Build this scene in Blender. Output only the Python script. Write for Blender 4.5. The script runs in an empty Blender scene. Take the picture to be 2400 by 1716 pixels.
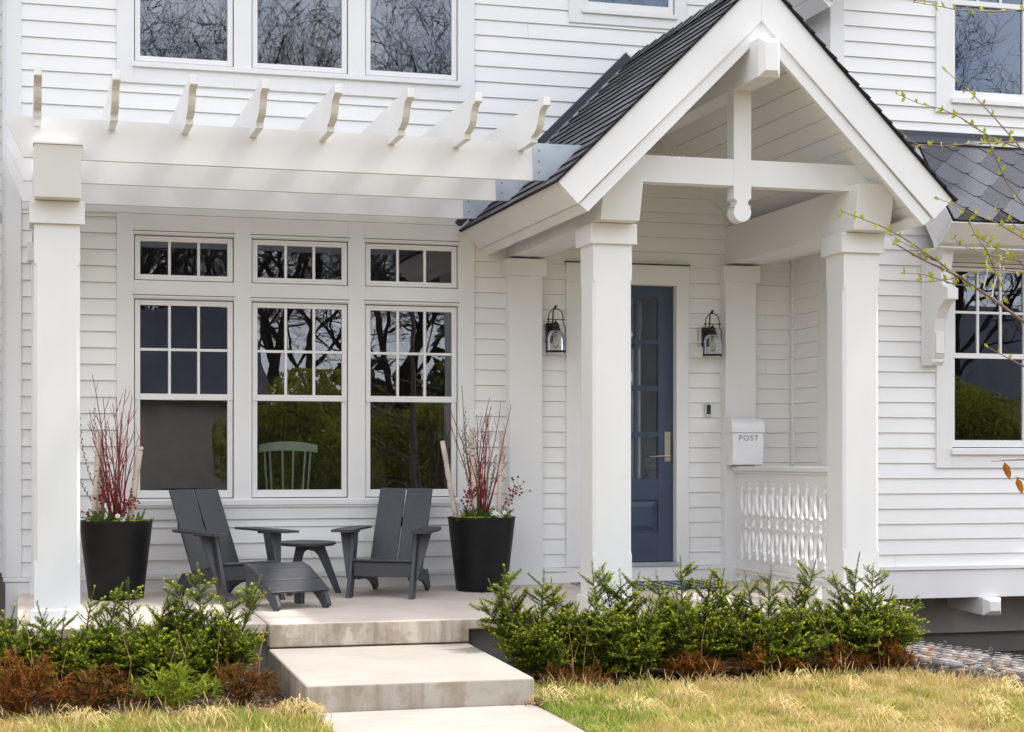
import bpy, math, random
import numpy as np
from mathutils import Vector, Matrix
rnd = random.Random(7)
PI = math.pi
scene = bpy.context.scene
C = scene.collection

# ------------------------------------------------------------------ camera
cam_d = bpy.data.cameras.new('camera')
cam = bpy.data.objects.new('camera', cam_d); C.objects.link(cam)
cam.location = (0, -14.3, 1.055)
cam.rotation_euler = (PI/2, 0, -math.atan(1153/4050))
cam_d.sensor_width = 36; cam_d.lens = 4050/2400*36
cam_d.shift_y = (1080-858)/2400
cam_d.clip_end = 2000
scene.camera = cam
# ------------------------------------------------------------------ world, sun, exposure
SUN = Vector((.544, -.05, 1.0)).normalized()
el = math.asin(SUN.z); az = math.atan2(SUN.x, SUN.y)
w = bpy.data.worlds.new('World'); scene.world = w; w.use_nodes = True
nt = w.node_tree; N = nt.nodes; L = nt.links
N.clear()
wo = N.new('ShaderNodeOutputWorld'); bg = N.new('ShaderNodeBackground'); bg.inputs[1].default_value = .15
sky = N.new('ShaderNodeTexSky'); sky.sky_type = 'NISHITA'; sky.sun_disc = False
sky.sun_elevation = el; sky.sun_rotation = az; sky.dust_density = 2.0; sky.air_density = 1.0
tc = N.new('ShaderNodeTexCoord'); mp = N.new('ShaderNodeMapping'); mp.inputs['Scale'].default_value = (1.2, 1.2, 2.6)
nz = N.new('ShaderNodeTexNoise'); nz.inputs['Scale'].default_value = 2.2; nz.inputs['Detail'].default_value = 6
cr = N.new('ShaderNodeValToRGB'); cr.color_ramp.elements[0].position = .38; cr.color_ramp.elements[1].position = .66
mx = N.new('ShaderNodeMix'); mx.data_type = 'RGBA'
mx.inputs[7].default_value = (8.6, 8.3, 7.9, 1)
L.new(tc.outputs['Generated'], mp.inputs[0]); L.new(mp.outputs[0], nz.inputs[0]); L.new(nz.outputs[0], cr.inputs[0])
L.new(cr.outputs[0], mx.inputs[0]); L.new(sky.outputs[0], mx.inputs[6]); L.new(mx.outputs[2], bg.inputs[0]); L.new(bg.outputs[0], wo.inputs[0])
sd = bpy.data.lights.new('sun', 'SUN'); sd.energy = 1.4; sd.angle = math.radians(2.0); sd.color = (1, .965, .91)
so = bpy.data.objects.new('sun', sd); C.objects.link(so)
so.rotation_euler = SUN.to_track_quat('Z', 'Y').to_euler(); so.location = (6, 2, 12)
scene.view_settings.view_transform = 'Standard'; scene.view_settings.look = 'None'
scene.view_settings.exposure = 1.25; scene.view_settings.gamma = 1

# ------------------------------------------------------------------ materials
def mat(name, base, rough=.5, var=.06, scale=6, bump=.0, bscale=60, metal=0, spec=.5, stretch=None, var2=None, coat=0):
    m = bpy.data.materials.new(name); m.use_nodes = True
    t = m.node_tree; n = t.nodes; l = t.links; b = n['Principled BSDF']
    b.inputs['Roughness'].default_value = rough; b.inputs['Metallic'].default_value = metal
    b.inputs['Specular IOR Level'].default_value = spec; b.inputs['Coat Weight'].default_value = coat
    co = n.new('ShaderNodeTexCoord'); ma = n.new('ShaderNodeMapping'); l.new(co.outputs['Object'], ma.inputs[0])
    if stretch: ma.inputs['Scale'].default_value = stretch
    no = n.new('ShaderNodeTexNoise'); no.inputs['Scale'].default_value = scale; no.inputs['Detail'].default_value = 5
    l.new(ma.outputs[0], no.inputs[0])
    mi = n.new('ShaderNodeMix'); mi.data_type = 'RGBA'
    c2 = var2 if var2 else tuple(max(0, c*(1-var*2)) for c in base)
    mi.inputs[6].default_value = (*c2, 1); mi.inputs[7].default_value = (*base, 1)
    r = n.new('ShaderNodeValToRGB'); r.color_ramp.elements[0].position = .3; r.color_ramp.elements[1].position = .6
    l.new(no.outputs[0], r.inputs[0]); l.new(r.outputs[0], mi.inputs[0]); l.new(mi.outputs[2], b.inputs['Base Color'])
    if bump:
        n2 = n.new('ShaderNodeTexNoise'); n2.inputs['Scale'].default_value = bscale; n2.inputs['Detail'].default_value = 4
        l.new(ma.outputs[0], n2.inputs[0])
        bu = n.new('ShaderNodeBump'); bu.inputs['Strength'].default_value = bump; bu.inputs['Distance'].default_value = .01
        l.new(n2.outputs[0], bu.inputs['Height']); l.new(bu.outputs[0], b.inputs['Normal'])
    return m
M = {}
M['white'] = mat('white_paint', (.835, .832, .824), .45, .03, 1.1, .05, 22, stretch=(1.6, 1.6, .6))
M['siding'] = mat('siding_paint', (.885, .88, .862), .5, .02, 1.2, .06, 18, stretch=(1, 1, 6))
M['trim2'] = mat('trim_paint', (.84, .838, .828), .4, .02, 2)
M['sash'] = mat('sash_paint', (.84, .835, .82), .35, .01, 3)
M['mailwhite'] = mat('mailbox_enamel', (.86, .87, .89), .25, .01, 3)
M['dark'] = mat('dark_gasket', (.015, .015, .017), .6)
M['grey_txt'] = mat('grey_lettering', (.33, .33, .34), .4)
M['charcoal'] = mat('charcoal_plastic', (.058, .06, .07), .48, .05, 30, .05, 300)
M['pot'] = mat('black_resin', (.007, .007, .0075), .5, .25, 8, .04, 90, spec=.3)
M['navy'] = mat('navy_door_paint', (.047, .071, .124), .35, .06, 4, .03, 120)
M['nickel'] = mat('satin_nickel', (.55, .49, .42), .3, .03, 10, metal=1)
M['iron'] = mat('black_iron', (.008, .008, .008), .45, .05)
M['zinc'] = mat('galvanised_sheet', (.60, .66, .72), .33, .09, 3.5, metal=.85, var2=(.42, .48, .55))
M['screw'] = mat('brass_screw', (.35, .22, .09), .4, metal=.6)
M['roof'] = mat('asphalt_shingle', (.105, .108, .125), .9, .2, 60, .5, 400, var2=(.06, .06, .067))
M['roof2'] = mat('asphalt_shingle_pale', (.155, .16, .185), .9, .2, 70, .5, 400, var2=(.11, .11, .12))
M['roofedge'] = mat('shingle_edge', (.018, .017, .018), .9)
M['flash'] = mat('dark_step_flashing', (.05, .055, .075), .5, .1)
M['found'] = mat('grey_foundation', (.33, .31, .30), .9, .12, 3, .25, 120)
M['founddark'] = mat('basement_render', (.19, .17, .16), .9, .1, 3, .2, 120)
M['interior'] = mat('interior_plaster', (.34, .30, .25), .8)
M['greenchair'] = mat('pale_green_paint', (.68, .78, .70), .4)
M['curtain'] = mat('cream_curtain', (.85, .82, .74), .8)
M['ground'] = mat('soil', (.10, .07, .045), .95, .3, 14, .6, 60, var2=(.035, .022, .014))
M['lawnbase'] = mat('thatch', (.24, .17, .07), .95, .3, 22, .6, 150, var2=(.08, .08, .025))
M['straw'] = mat('straw_blade', (.64, .48, .17), .7, .1, 3)
M['straw2'] = mat('pale_straw_blade', (.78, .64, .34), .7, .1, 3)
M['grassgreen'] = mat('green_blade', (.27, .38, .06), .6, .2, 5)
M['seed'] = mat('seed_head', (.66, .48, .20), .8, .1)
M['olive'] = mat('olive_blade', (.45, .50, .09), .6, .2, 5)
M['yew'] = mat('yew_needle', (.095, .175, .014), .5, .2, 9)
M['yew2'] = mat('yew_needle_mid', (.25, .345, .024), .5, .2, 9)
M['yewtip'] = mat('yew_new_growth', (.66, .66, .05), .5, .1, 9)
M['stem'] = mat('brown_stem', (.09, .05, .03), .8)
M['rust'] = mat('rusty_leaf', (.27, .092, .016), .55, .25, 12)
M['rust2'] = mat('dark_bronze_leaf', (.19, .10, .024), .5, .25, 12)
M['lime'] = mat('lime_leaf', (.30, .34, .025), .5, .2, 12)
M['tan'] = mat('dry_stalk', (.42, .22, .10), .8)
M['chip'] = mat('dry_leaf_litter', (.30, .17, .09), .9, .3, 20)
M['dogwood'] = mat('red_dogwood_bark', (.30, .012, .02), .45, .2, 10)
M['brownstem'] = mat('brown_twig_bark', (.20, .10, .045), .6, .2, 10)
M['catkin'] = mat('grey_catkin', (.22, .20, .15), .9)
M['berry'] = mat('red_berry', (.22, .012, .012), .3)
M['fir'] = mat('fir_sprig', (.10, .23, .035), .5, .2, 9)
M['limemoss'] = mat('chartreuse_moss', (.42, .42, .03), .9, .3, 40, .6, 150)
M['petal'] = mat('white_petal', (.8, .8, .74), .6)
M['cutwood'] = mat('cut_wood', (.62, .38, .16), .7)
M['twig'] = mat('birch_twig_bark', (.20, .13, .12), .5, .2, 10)
M['twigw'] = mat('silvery_twig_bark', (.62, .55, .55), .5, .1, 10)
M['budleaf'] = mat('spring_leaf', (.42, .46, .03), .5, .2, 20)
M['deadleaf'] = mat('orange_dead_leaf', (.50, .20, .035), .6, .2, 20)
M['bark'] = mat('dark_bark', (.035, .028, .022), .9, .3, 6)
M['hedge'] = mat('spring_hedge_leaf', (.46, .46, .05), .6, .3, 3)
M['evergreen'] = mat('dark_evergreen_leaf', (.035, .06, .018), .6, .3, 3)
M['stucco'] = mat('tan_stucco', (.72, .60, .46), .9, .1, 3, .2, 60)
M['wire'] = mat('galvanised_wire', (.16, .165, .18), .35, metal=.7)
M['matnavy'] = mat('navy_mat', (.03, .045, .08), .95)
M['asph'] = mat('asphalt', (.05, .05, .052), .9, .15, 10, .2, 200)
M['downpipe'] = mat('grey_downspout', (.38, .40, .42), .4, .05)
def tree_of(m): t = m.node_tree; return t, t.nodes, t.links, t.nodes['Principled BSDF']
# concrete: brushed top, stained faces
def concrete(name, base, stain, warm):
    m = mat(name, base, .85, .08, 2.2, .25, 140)
    t, n, l, b = tree_of(m)
    src = b.inputs['Base Color'].links[0].from_socket
    co = n.new('ShaderNodeTexCoord'); ma = n.new('ShaderNodeMapping'); ma.inputs['Scale'].default_value = (5.5, 5.5, .7)
    no = n.new('ShaderNodeTexNoise'); no.inputs['Scale'].default_value = 1.0; no.inputs['Detail'].default_value = 7; no.inputs['Roughness'].default_value = .65
    l.new(co.outputs['Object'], ma.inputs[0]); l.new(ma.outputs[0], no.inputs[0])
    r = n.new('ShaderNodeValToRGB'); r.color_ramp.elements[0].position = .42; r.color_ramp.elements[1].position = .62
    l.new(no.outputs[0], r.inputs[0])
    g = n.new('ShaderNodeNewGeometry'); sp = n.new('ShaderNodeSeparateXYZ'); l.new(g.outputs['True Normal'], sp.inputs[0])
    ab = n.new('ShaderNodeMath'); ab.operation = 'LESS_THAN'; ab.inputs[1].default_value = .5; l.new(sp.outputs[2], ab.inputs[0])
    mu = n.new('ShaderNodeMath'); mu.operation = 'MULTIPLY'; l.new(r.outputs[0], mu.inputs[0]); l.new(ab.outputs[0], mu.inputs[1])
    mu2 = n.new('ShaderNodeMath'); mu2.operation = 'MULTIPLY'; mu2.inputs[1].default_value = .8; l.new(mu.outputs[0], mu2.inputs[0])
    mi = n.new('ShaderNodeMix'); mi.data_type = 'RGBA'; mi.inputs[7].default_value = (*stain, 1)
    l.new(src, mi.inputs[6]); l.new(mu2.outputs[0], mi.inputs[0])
    # faint brush streaks / dirt on the treads
    m2 = n.new('ShaderNodeMapping'); m2.inputs['Scale'].default_value = (.8, 9, 1); l.new(co.outputs['Object'], m2.inputs[0])
    n2 = n.new('ShaderNodeTexNoise'); n2.inputs['Scale'].default_value = 2.4; n2.inputs['Detail'].default_value = 6; l.new(m2.outputs[0], n2.inputs[0])
    r2 = n.new('ShaderNodeValToRGB'); r2.color_ramp.elements[0].position = .35; r2.color_ramp.elements[1].position = .75
    r2.color_ramp.elements[0].color = (0, 0, 0, 1); r2.color_ramp.elements[1].color = (.45, .45, .45, 1); l.new(n2.outputs[0], r2.inputs[0])
    m3 = n.new('ShaderNodeMix'); m3.data_type = 'RGBA'; m3.inputs[7].default_value = (*warm, 1)
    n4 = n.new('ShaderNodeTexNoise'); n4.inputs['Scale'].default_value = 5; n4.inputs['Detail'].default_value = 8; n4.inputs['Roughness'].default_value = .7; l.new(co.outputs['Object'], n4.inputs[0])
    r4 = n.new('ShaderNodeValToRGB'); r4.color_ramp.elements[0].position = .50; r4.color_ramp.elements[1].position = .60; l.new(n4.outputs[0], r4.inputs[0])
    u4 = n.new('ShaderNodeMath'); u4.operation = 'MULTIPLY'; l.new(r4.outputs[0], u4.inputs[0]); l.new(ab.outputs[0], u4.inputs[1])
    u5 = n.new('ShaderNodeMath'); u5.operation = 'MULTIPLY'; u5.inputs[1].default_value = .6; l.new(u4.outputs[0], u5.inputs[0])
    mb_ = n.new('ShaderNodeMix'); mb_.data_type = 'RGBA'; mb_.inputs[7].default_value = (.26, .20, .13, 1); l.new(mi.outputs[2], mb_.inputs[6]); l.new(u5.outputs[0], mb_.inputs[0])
    n6 = n.new('ShaderNodeTexNoise'); n6.inputs['Scale'].default_value = 130; n6.inputs['Detail'].default_value = 2; l.new(co.outputs['Object'], n6.inputs[0])
    r6 = n.new('ShaderNodeValToRGB'); r6.color_ramp.elements[0].position = .66; r6.color_ramp.elements[1].position = .72; l.new(n6.outputs[0], r6.inputs[0])
    u6 = n.new('ShaderNodeMath'); u6.operation = 'MULTIPLY'; u6.inputs[1].default_value = .55; l.new(r6.outputs[0], u6.inputs[0])
    mc_ = n.new('ShaderNodeMix'); mc_.data_type = 'RGBA'; mc_.inputs[7].default_value = (.15, .12, .09, 1); l.new(mb_.outputs[2], mc_.inputs[6]); l.new(u6.outputs[0], mc_.inputs[0])
    l.new(mc_.outputs[2], m3.inputs[6]); l.new(r2.outputs[0], m3.inputs[0]); l.new(m3.outputs[2], b.inputs['Base Color'])
    return m
M['concrete'] = concrete('concrete', (.47, .43, .375), (.22, .17, .11), (.37, .315, .25))
M['porch'] = concrete('porch_concrete', (.70, .615, .53), (.27, .21, .14), (.56, .47, .385))
# birch bark
def birch():
    m = mat('birch_bark', (.66, .56, .46), .7, .14, 9, .3, 60)
    t, n, l, b = tree_of(m); src = b.inputs['Base Color'].links[0].from_socket
    co = n.new('ShaderNodeTexCoord'); ma = n.new('ShaderNodeMapping'); ma.inputs['Scale'].default_value = (16, 16, 60)
    no = n.new('ShaderNodeTexNoise'); no.inputs['Scale'].default_value = 1.; no.inputs['Detail'].default_value = 3
    l.new(co.outputs['Object'], ma.inputs[0]); l.new(ma.outputs[0], no.inputs[0])
    r = n.new('ShaderNodeValToRGB'); r.color_ramp.elements[0].position = .62; r.color_ramp.elements[1].position = .66; l.new(no.outputs[0], r.inputs[0])
    mi = n.new('ShaderNodeMix'); mi.data_type = 'RGBA'; mi.inputs[7].default_value = (.12, .08, .06, 1)
    l.new(r.outputs[0], mi.inputs[0]); l.new(src, mi.inputs[6]); l.new(mi.outputs[2], b.inputs['Base Color'])
    return m
M['birch'] = birch()
def leafy_mat(m, f=.35):
    t, n, l, b = tree_of(m); out = n['Material Output']; src = b.inputs['Base Color'].links[0].from_socket
    b.inputs['Specular IOR Level'].default_value = .2
    tr = n.new('ShaderNodeBsdfTranslucent'); mi = n.new('ShaderNodeMixShader'); mi.inputs[0].default_value = f
    l.new(src, tr.inputs[0]); l.new(b.outputs[0], mi.inputs[1]); l.new(tr.outputs[0], mi.inputs[2]); l.new(mi.outputs[0], out.inputs[0])
for k_ in ('yew', 'yew2', 'yewtip', 'rust', 'rust2', 'lime', 'budleaf', 'deadleaf', 'straw', 'straw2', 'grassgreen', 'olive', 'fir', 'hedge', 'evergreen'): leafy_mat(M[k_])
def glass(name, refl=.13, tint=(.86, .88, .86)):
    m = bpy.data.materials.new(name); m.use_nodes = True; t = m.node_tree; n = t.nodes; l = t.links; n.clear()
    o = n.new('ShaderNodeOutputMaterial'); mi = n.new('ShaderNodeMixShader'); tr = n.new('ShaderNodeBsdfTransparent'); gl = n.new('ShaderNodeBsdfGlossy')
    tr.inputs[0].default_value = (*tint, 1); gl.inputs['Roughness'].default_value = 0.0
    gl.inputs[0].default_value = (.76, .84, 1, 1)
    fr = n.new('ShaderNodeFresnel'); fr.inputs[0].default_value = 1.5
    ad = n.new('ShaderNodeMath'); ad.operation = 'ADD'; ad.use_clamp = True; ad.inputs[1].default_value = refl
    l.new(fr.outputs[0], ad.inputs[0]); l.new(ad.outputs[0], mi.inputs[0]); l.new(tr.outputs[0], mi.inputs[1]); l.new(gl.outputs[0], mi.inputs[2])
    # slight waviness of the pane
    tcn = n.new('ShaderNodeTexCoord'); nn = n.new('ShaderNodeTexNoise'); nn.inputs['Scale'].default_value = 1.6; l.new(tcn.outputs['Object'], nn.inputs[0])
    bu = n.new('ShaderNodeBump'); bu.inputs['Strength'].default_value = .02; bu.inputs['Distance'].default_value = .05; l.new(nn.outputs[0], bu.inputs['Height']); l.new(bu.outputs[0], gl.inputs['Normal'])
    l.new(mi.outputs[0], o.inputs[0]); return m
M['glass'] = glass('window_glass', .115)
M['lampglass'] = glass('lamp_glass', .0, (.95, .93, .88))
def matpattern():
    m = mat('patterned_doormat', (.03, .045, .085), .95); t, n, l, b = tree_of(m)
    co = n.new('ShaderNodeTexCoord'); ma = n.new('ShaderNodeMapping'); ma.inputs['Scale'].default_value = (1, 1, 0); l.new(co.outputs['Object'], ma.inputs[0])
    v = n.new('ShaderNodeTexVoronoi'); v.inputs['Scale'].default_value = 9; v.inputs['Randomness'].default_value = .1; l.new(ma.outputs[0], v.inputs[0])
    r = n.new('ShaderNodeValToRGB'); r.color_ramp.interpolation = 'CONSTANT'
    r.color_ramp.elements[0].color = (.45, .45, .42, 1); r.color_ramp.elements[1].position = .34; r.color_ramp.elements[1].color = (.03, .05, .10, 1)
    l.new(v.outputs['Distance'], r.inputs[0]); l.new(r.outputs[0], b.inputs['Base Color']); return m
M['mat'] = matpattern()
stone_cols = [(.42, .33, .24), (.30, .29, .28), (.16, .15, .15), (.45, .25, .13), (.52, .47, .40), (.26, .17, .14), (.36, .36, .37)]
stones = [mat('cobble_%s' % k, tuple(q*.8 for q in c), .8, .15, 12, .2, 60) for k, c in zip('abcdefg', stone_cols)]

# ------------------------------------------------------------------ mesh helpers
class MB:
    def __init__(s): s.v = []; s.f = []; s.m = []
    def add(s, vs, fs, mi=0):
        o = len(s.v); s.v += [tuple(p) for p in vs]
        for f in fs: s.f.append(tuple(i+o for i in f)); s.m.append(mi)
    def box(s, x0, x1, y0, y1, z0, z1, mi=0):
        if x0 > x1: x0, x1 = x1, x0
        if y0 > y1: y0, y1 = y1, y0
        if z0 > z1: z0, z1 = z1, z0
        s.add([(x0,y0,z0),(x1,y0,z0),(x1,y1,z0),(x0,y1,z0),(x0,y0,z1),(x1,y0,z1),(x1,y1,z1),(x0,y1,z1)],
              [(0,3,2,1),(4,5,6,7),(0,1,5,4),(1,2,6,5),(2,3,7,6),(3,0,4,7)], mi); return s
    def hexa(s, p, mi=0):
        s.add(p, [(0,3,2,1),(4,5,6,7),(0,1,5,4),(1,2,6,5),(2,3,7,6),(3,0,4,7)], mi); return s
    def prism(s, poly, a, b, axis='y', mi=0):
        # poly in the two other axes; extruded along axis from a to b
        f = {'y': lambda p, t: (p[0], t, p[1]), 'x': lambda p, t: (t, p[0], p[1]), 'z': lambda p, t: (p[0], p[1], t)}[axis]
        n = len(poly); vs = [f(p, a) for p in poly]+[f(p, b) for p in poly]
        fs = [tuple(range(n)), tuple(range(2*n-1, n-1, -1))]
        fs += [(i, (i+1) % n+0, (i+1) % n+n, i+n) for i in range(n)]
        s.add(vs, fs, mi); return s
    def loft(s, secs, mi=0, cap=True, close=True):
        n = len(secs[0]); o = len(s.v)
        vs = [p for q in secs for p in q]; fs = []
        for k in range(len(secs)-1):
            for i in range(n if close else n-1):
                j = (i+1) % n
                fs.append((k*n+i, k*n+j, (k+1)*n+j, (k+1)*n+i))
        if cap: fs += [tuple(range(n-1, -1, -1)), tuple((len(secs)-1)*n+i for i in range(n))]
        s.add(vs, fs, mi); return s
    def tube(s, pts, r, n=6, mi=0, cap=True):
        pts = [Vector(p) for p in pts]; secs = []
        rr = r if isinstance(r, (list, tuple)) else [r]*len(pts)
        u = None
        for i, p in enumerate(pts):
            d = (pts[min(i+1, len(pts)-1)]-pts[max(i-1, 0)])
            if d.length < 1e-9: d = Vector((0, 0, 1))
            d.normalize()
            if u is None:
                u = d.cross(Vector((0, 0, 1)));
                if u.length < .05: u = d.cross(Vector((1, 0, 0)))
            u = (u-d*u.dot(d)); u.normalize(); v = d.cross(u)
            secs.append([tuple(p+(u*math.cos(2*PI*k/n)+v*math.sin(2*PI*k/n))*rr[i]) for k in range(n)])
        return s.loft(secs, mi, cap)
    def lathe(s, prof, c=(0, 0, 0), n=32, mi=0, cap=True):
        secs = [[(c[0]+r*math.cos(2*PI*k/n), c[1]+r*math.sin(2*PI*k/n), c[2]+z) for k in range(n)] for r, z in prof]
        return s.loft(secs, mi, cap)
    def ball(s, c, r, mi=0, n=6, m=4, sc=(1, 1, 1)):
        secs = []
        for i in range(m+1):
            t = PI*i/m
            q = max(math.sin(t), .02)*r
            secs.append([(c[0]+q*math.cos(2*PI*k/n)*sc[0], c[1]+q*math.sin(2*PI*k/n)*sc[1], c[2]-math.cos(t)*r*sc[2]) for k in range(n)])
        return s.loft(secs, mi)
    def build(s, name, mats, parent=None, smooth=False, bevel=0, segs=1, world=True, loc=None, up=None):
        off = Vector((0, 0, 0))
        if parent is not None and world:
            q = parent
            while q: off += q.location; q = q.parent
        if loc is not None: off = Vector(loc)
        me = bpy.data.meshes.new(name)
        if world or loc is not None:
            vs = [(p[0]-off.x, p[1]-off.y, p[2]-off.z) for p in s.v]
        else: vs = s.v
        me.from_pydata(vs, [], s.f)
        if not isinstance(mats, (list, tuple)): mats = [mats]
        for m in mats: me.materials.append(m)
        if len(mats) > 1: me.polygons.foreach_set('material_index', s.m)
        if smooth: me.polygons.foreach_set('use_smooth', [True]*len(me.polygons))
        me.update()
        o = bpy.data.objects.new(name, me); C.objects.link(o)
        if parent is not None: o.parent = parent
        elif loc is not None: o.location = loc
        if bevel:
            b = o.modifiers.new('bevel', 'BEVEL'); b.width = bevel; b.segments = segs; b.limit_method = 'ANGLE'; b.angle_limit = math.radians(40); b.harden_normals = False
        return o
def thing(name, label, cat, loc=(0, 0, 0), rot=(0, 0, 0), group=None):
    o = bpy.data.objects.new(name, None); C.objects.link(o); o.location = loc; o.rotation_euler = rot
    o.empty_display_size = .1
    return tag(o, label, cat, group)
def tag(o, label, cat, group=None):
    o['label'] = label; o['category'] = cat
    if group: o['group'] = group
    return o
def struct(o): o['kind'] = 'structure'; return o
def stuff(o): o['kind'] = 'stuff'; return o
def np_mesh(name, verts, faces, midx, mats, parent=None, loc=None):
    """verts (n,3), faces (m,k) int array all the same size"""
    me = bpy.data.meshes.new(name); verts = np.asarray(verts, dtype=np.float32); faces = np.asarray(faces, dtype=np.int32)
    if loc is not None: verts = verts-np.array(loc, dtype=np.float32)
    me.vertices.add(len(verts)); me.vertices.foreach_set('co', verts.ravel())
    k = faces.shape[1]; me.loops.add(faces.size); me.loops.foreach_set('vertex_index', faces.ravel())
    me.polygons.add(len(faces)); me.polygons.foreach_set('loop_start', np.arange(0, faces.size, k, dtype=np.int32))
    me.polygons.foreach_set('loop_total', np.full(len(faces), k, dtype=np.int32))
    for m in mats: me.materials.append(m)
    me.polygons.foreach_set('material_index', np.asarray(midx, dtype=np.int32))
    me.update(calc_edges=True); me.validate()
    o = bpy.data.objects.new(name, me); C.objects.link(o)
    if parent: o.parent = parent
    elif loc is not None: o.location = loc
    return o

# ------------------------------------------------------------------ siding
ES = .1323
def siding(mb, x0, x1, z0, z1, y, off, e=ES, fx=None, joints=True):
    """lapped boards facing -y on plane y; fx maps (x,y,z)"""
    fx = fx or (lambda x, y, z: (x, y, z))
    k = math.floor((z0-off)/e+1e-6)
    while off+k*e < z1-1e-6:
        zb, zt = off+k*e, off+(k+1)*e
        a, b = max(zb, z0), min(zt, z1)
        a = a+(.0022 if a == zb else 0); ya = y-.016*(1-(a-zb)/e); yb = y-.016*(1-(b-zb)/e)
        cuts = [x0]
        r = random.Random(k*31+int(y*100))
        p = -8+r.random()*3.6
        while joints and p < x1-.25:
            if p > x0+.25: cuts.append(p)
            p += 3.66
        cuts.append(x1)
        for i in range(len(cuts)-1):
            s = cuts[i]+(.0012 if i else 0); t = cuts[i+1]-(.0012 if i < len(cuts)-2 else 0)
            mb.add([fx(s, ya, a), fx(t, ya, a), fx(t, yb, b), fx(s, yb, b), fx(s, y+.012, a), fx(t, y+.012, a), fx(t, y+.012, b), fx(s, y+.012, b)],
                   [(0, 1, 2, 3), (4, 5, 1, 0), (0, 3, 7, 4), (1, 5, 6, 2), (3, 2, 6, 7)])
        k += 1
OFL = 1.303; OFU = 3.904; OFB = 1.297; OFR = 4.272
house = thing('house', 'white clapboard two storey house with large windows, navy door and projecting right bay', 'house', (3.4, 0, 0))
mb = MB()
for r in [(.01, .749, .13, 3.2, OFL), (.749, 3.73, .13, .575, OFL), (3.73, 4.552, .13, 3.2, OFL), (4.552, 5.69, 2.78, 3.2, OFL), (5.69, 6.70, .13, 3.2, OFL),
          (.01, .749, 3.2, 8.0, OFU), (.749, 3.73, 3.2, 4.113, OFU), (3.73, 4.552, 3.2, 8.0, OFU), (4.552, 5.69, 3.2, 4.86, OFU), (5.69, 6.7, 3.2, 8.0, OFU),
          (.749, 3.73, 6.1, 8.0, OFU), (4.578, 5.666, 6.1, 8.0, OFU), (4.552, 4.578, 4.86, 8.0, OFU), (5.666, 5.69, 4.86, 8.0, OFU)]:
    siding(mb, r[0], r[1], r[2], r[3], 0, r[4])
# bay front and upper right
for r in [(6.81, 7.694, .14, 3.8, OFB), (7.694, 8.78, .14, .992, OFB), (8.78, 9.9, .14, 3.8, OFB),
          (6.81, 7.692, 3.8, 8.0, OFR), (7.692, 8.78, 3.8, 4.1, OFR), (8.78, 9.9, 3.8, 8.0, OFR), (7.692, 8.78, 6.1, 8.0, OFR)]:
    siding(mb, r[0], r[1], r[2], r[3], -.78, r[4])
# return wall, facing -x at x = 6.70
siding(mb, -.66, -.02, .13, 8.0, 6.70, OFL, fx=lambda x, y, z: (y, x, z), joints=False)
# recessed wall off the left corner
siding(mb, -3.5, -.115, .13, 8.0, .6, OFL)
mb.build('siding', M['siding'], house)
# wall backing (solid, keeps light out) with openings for the windows and the door
mb = MB()
def backing(y, xs, openings, z0, z1):
    # openings: list of (x0,x1,z0,z1) ; vertical strips
    xs_ = sorted(set([xs[0], xs[1]]+[o[0] for o in openings]+[o[1] for o in openings]))
    for a, b in zip(xs_[:-1], xs_[1:]):
        hs = sorted([(o[2], o[3]) for o in openings if o[0] <= a+1e-6 and o[1] >= b-1e-6])
        z = z0
        for h in hs:
            if h[0] > z: mb.box(a, b, y+.016, y+.14, z, h[0])
            z = h[1]
        if z < z1: mb.box(a, b, y+.016, y+.14, z, z1)
UN = [(.886, 1.689), (1.834, 2.639), (2.782, 3.585)]
ops = []
for a, b in UN: ops += [(a, b, .745, 2.368), (a, b, 2.517, 2.887), (a, b, 4.288, 5.9)]
ops += [(4.70, 5.573, .16, 2.60), (4.71, 5.56, 4.99, 5.9)]
backing(0, (-.10, 6.72), ops, -.2, 8.0)
backing(-.78, (6.72, 9.9), [(7.845, 8.61, 1.167, 2.76), (7.845, 8.61, 4.235, 5.9)], -.15, 8.0)
mb.box(6.716, 6.84, -.63, .01, -.15, 8.0)
mb.box(-.11, .02, .16, 8, -.2, 8.0); mb.box(9.8, 9.9, -.6, 8, -.2, 8.0); mb.box(-3.5, -.12, .62, .7, -.2, 8.0)
mb.build('wall_core', M['founddark'], house)
mb = MB()
mb.box(-.6, 10.3, -1.5, 8.4, 8.0, 8.2)  # out of view; overhang made deep to throw shade on the porch back
mb.build('roof', M['roof'], house)
# interior rooms
mb = MB()
mb.box(.02, 9.8, 5, 5.1, -.2, 8.0); mb.box(.02, 9.8, .16, 5, .05, .12); mb.box(.02, 9.8, .16, 5, 3.1, 3.25)
mb.box(4.0, 4.1, .16, 5, .12, 3.1); mb.box(6.2, 8.0, .16, 5, .12, 3.1); mb.box(4.0, 4.1, .16, 5, 3.25, 8.0)
mb.build('interior_wall', M['interior'], house)

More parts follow.
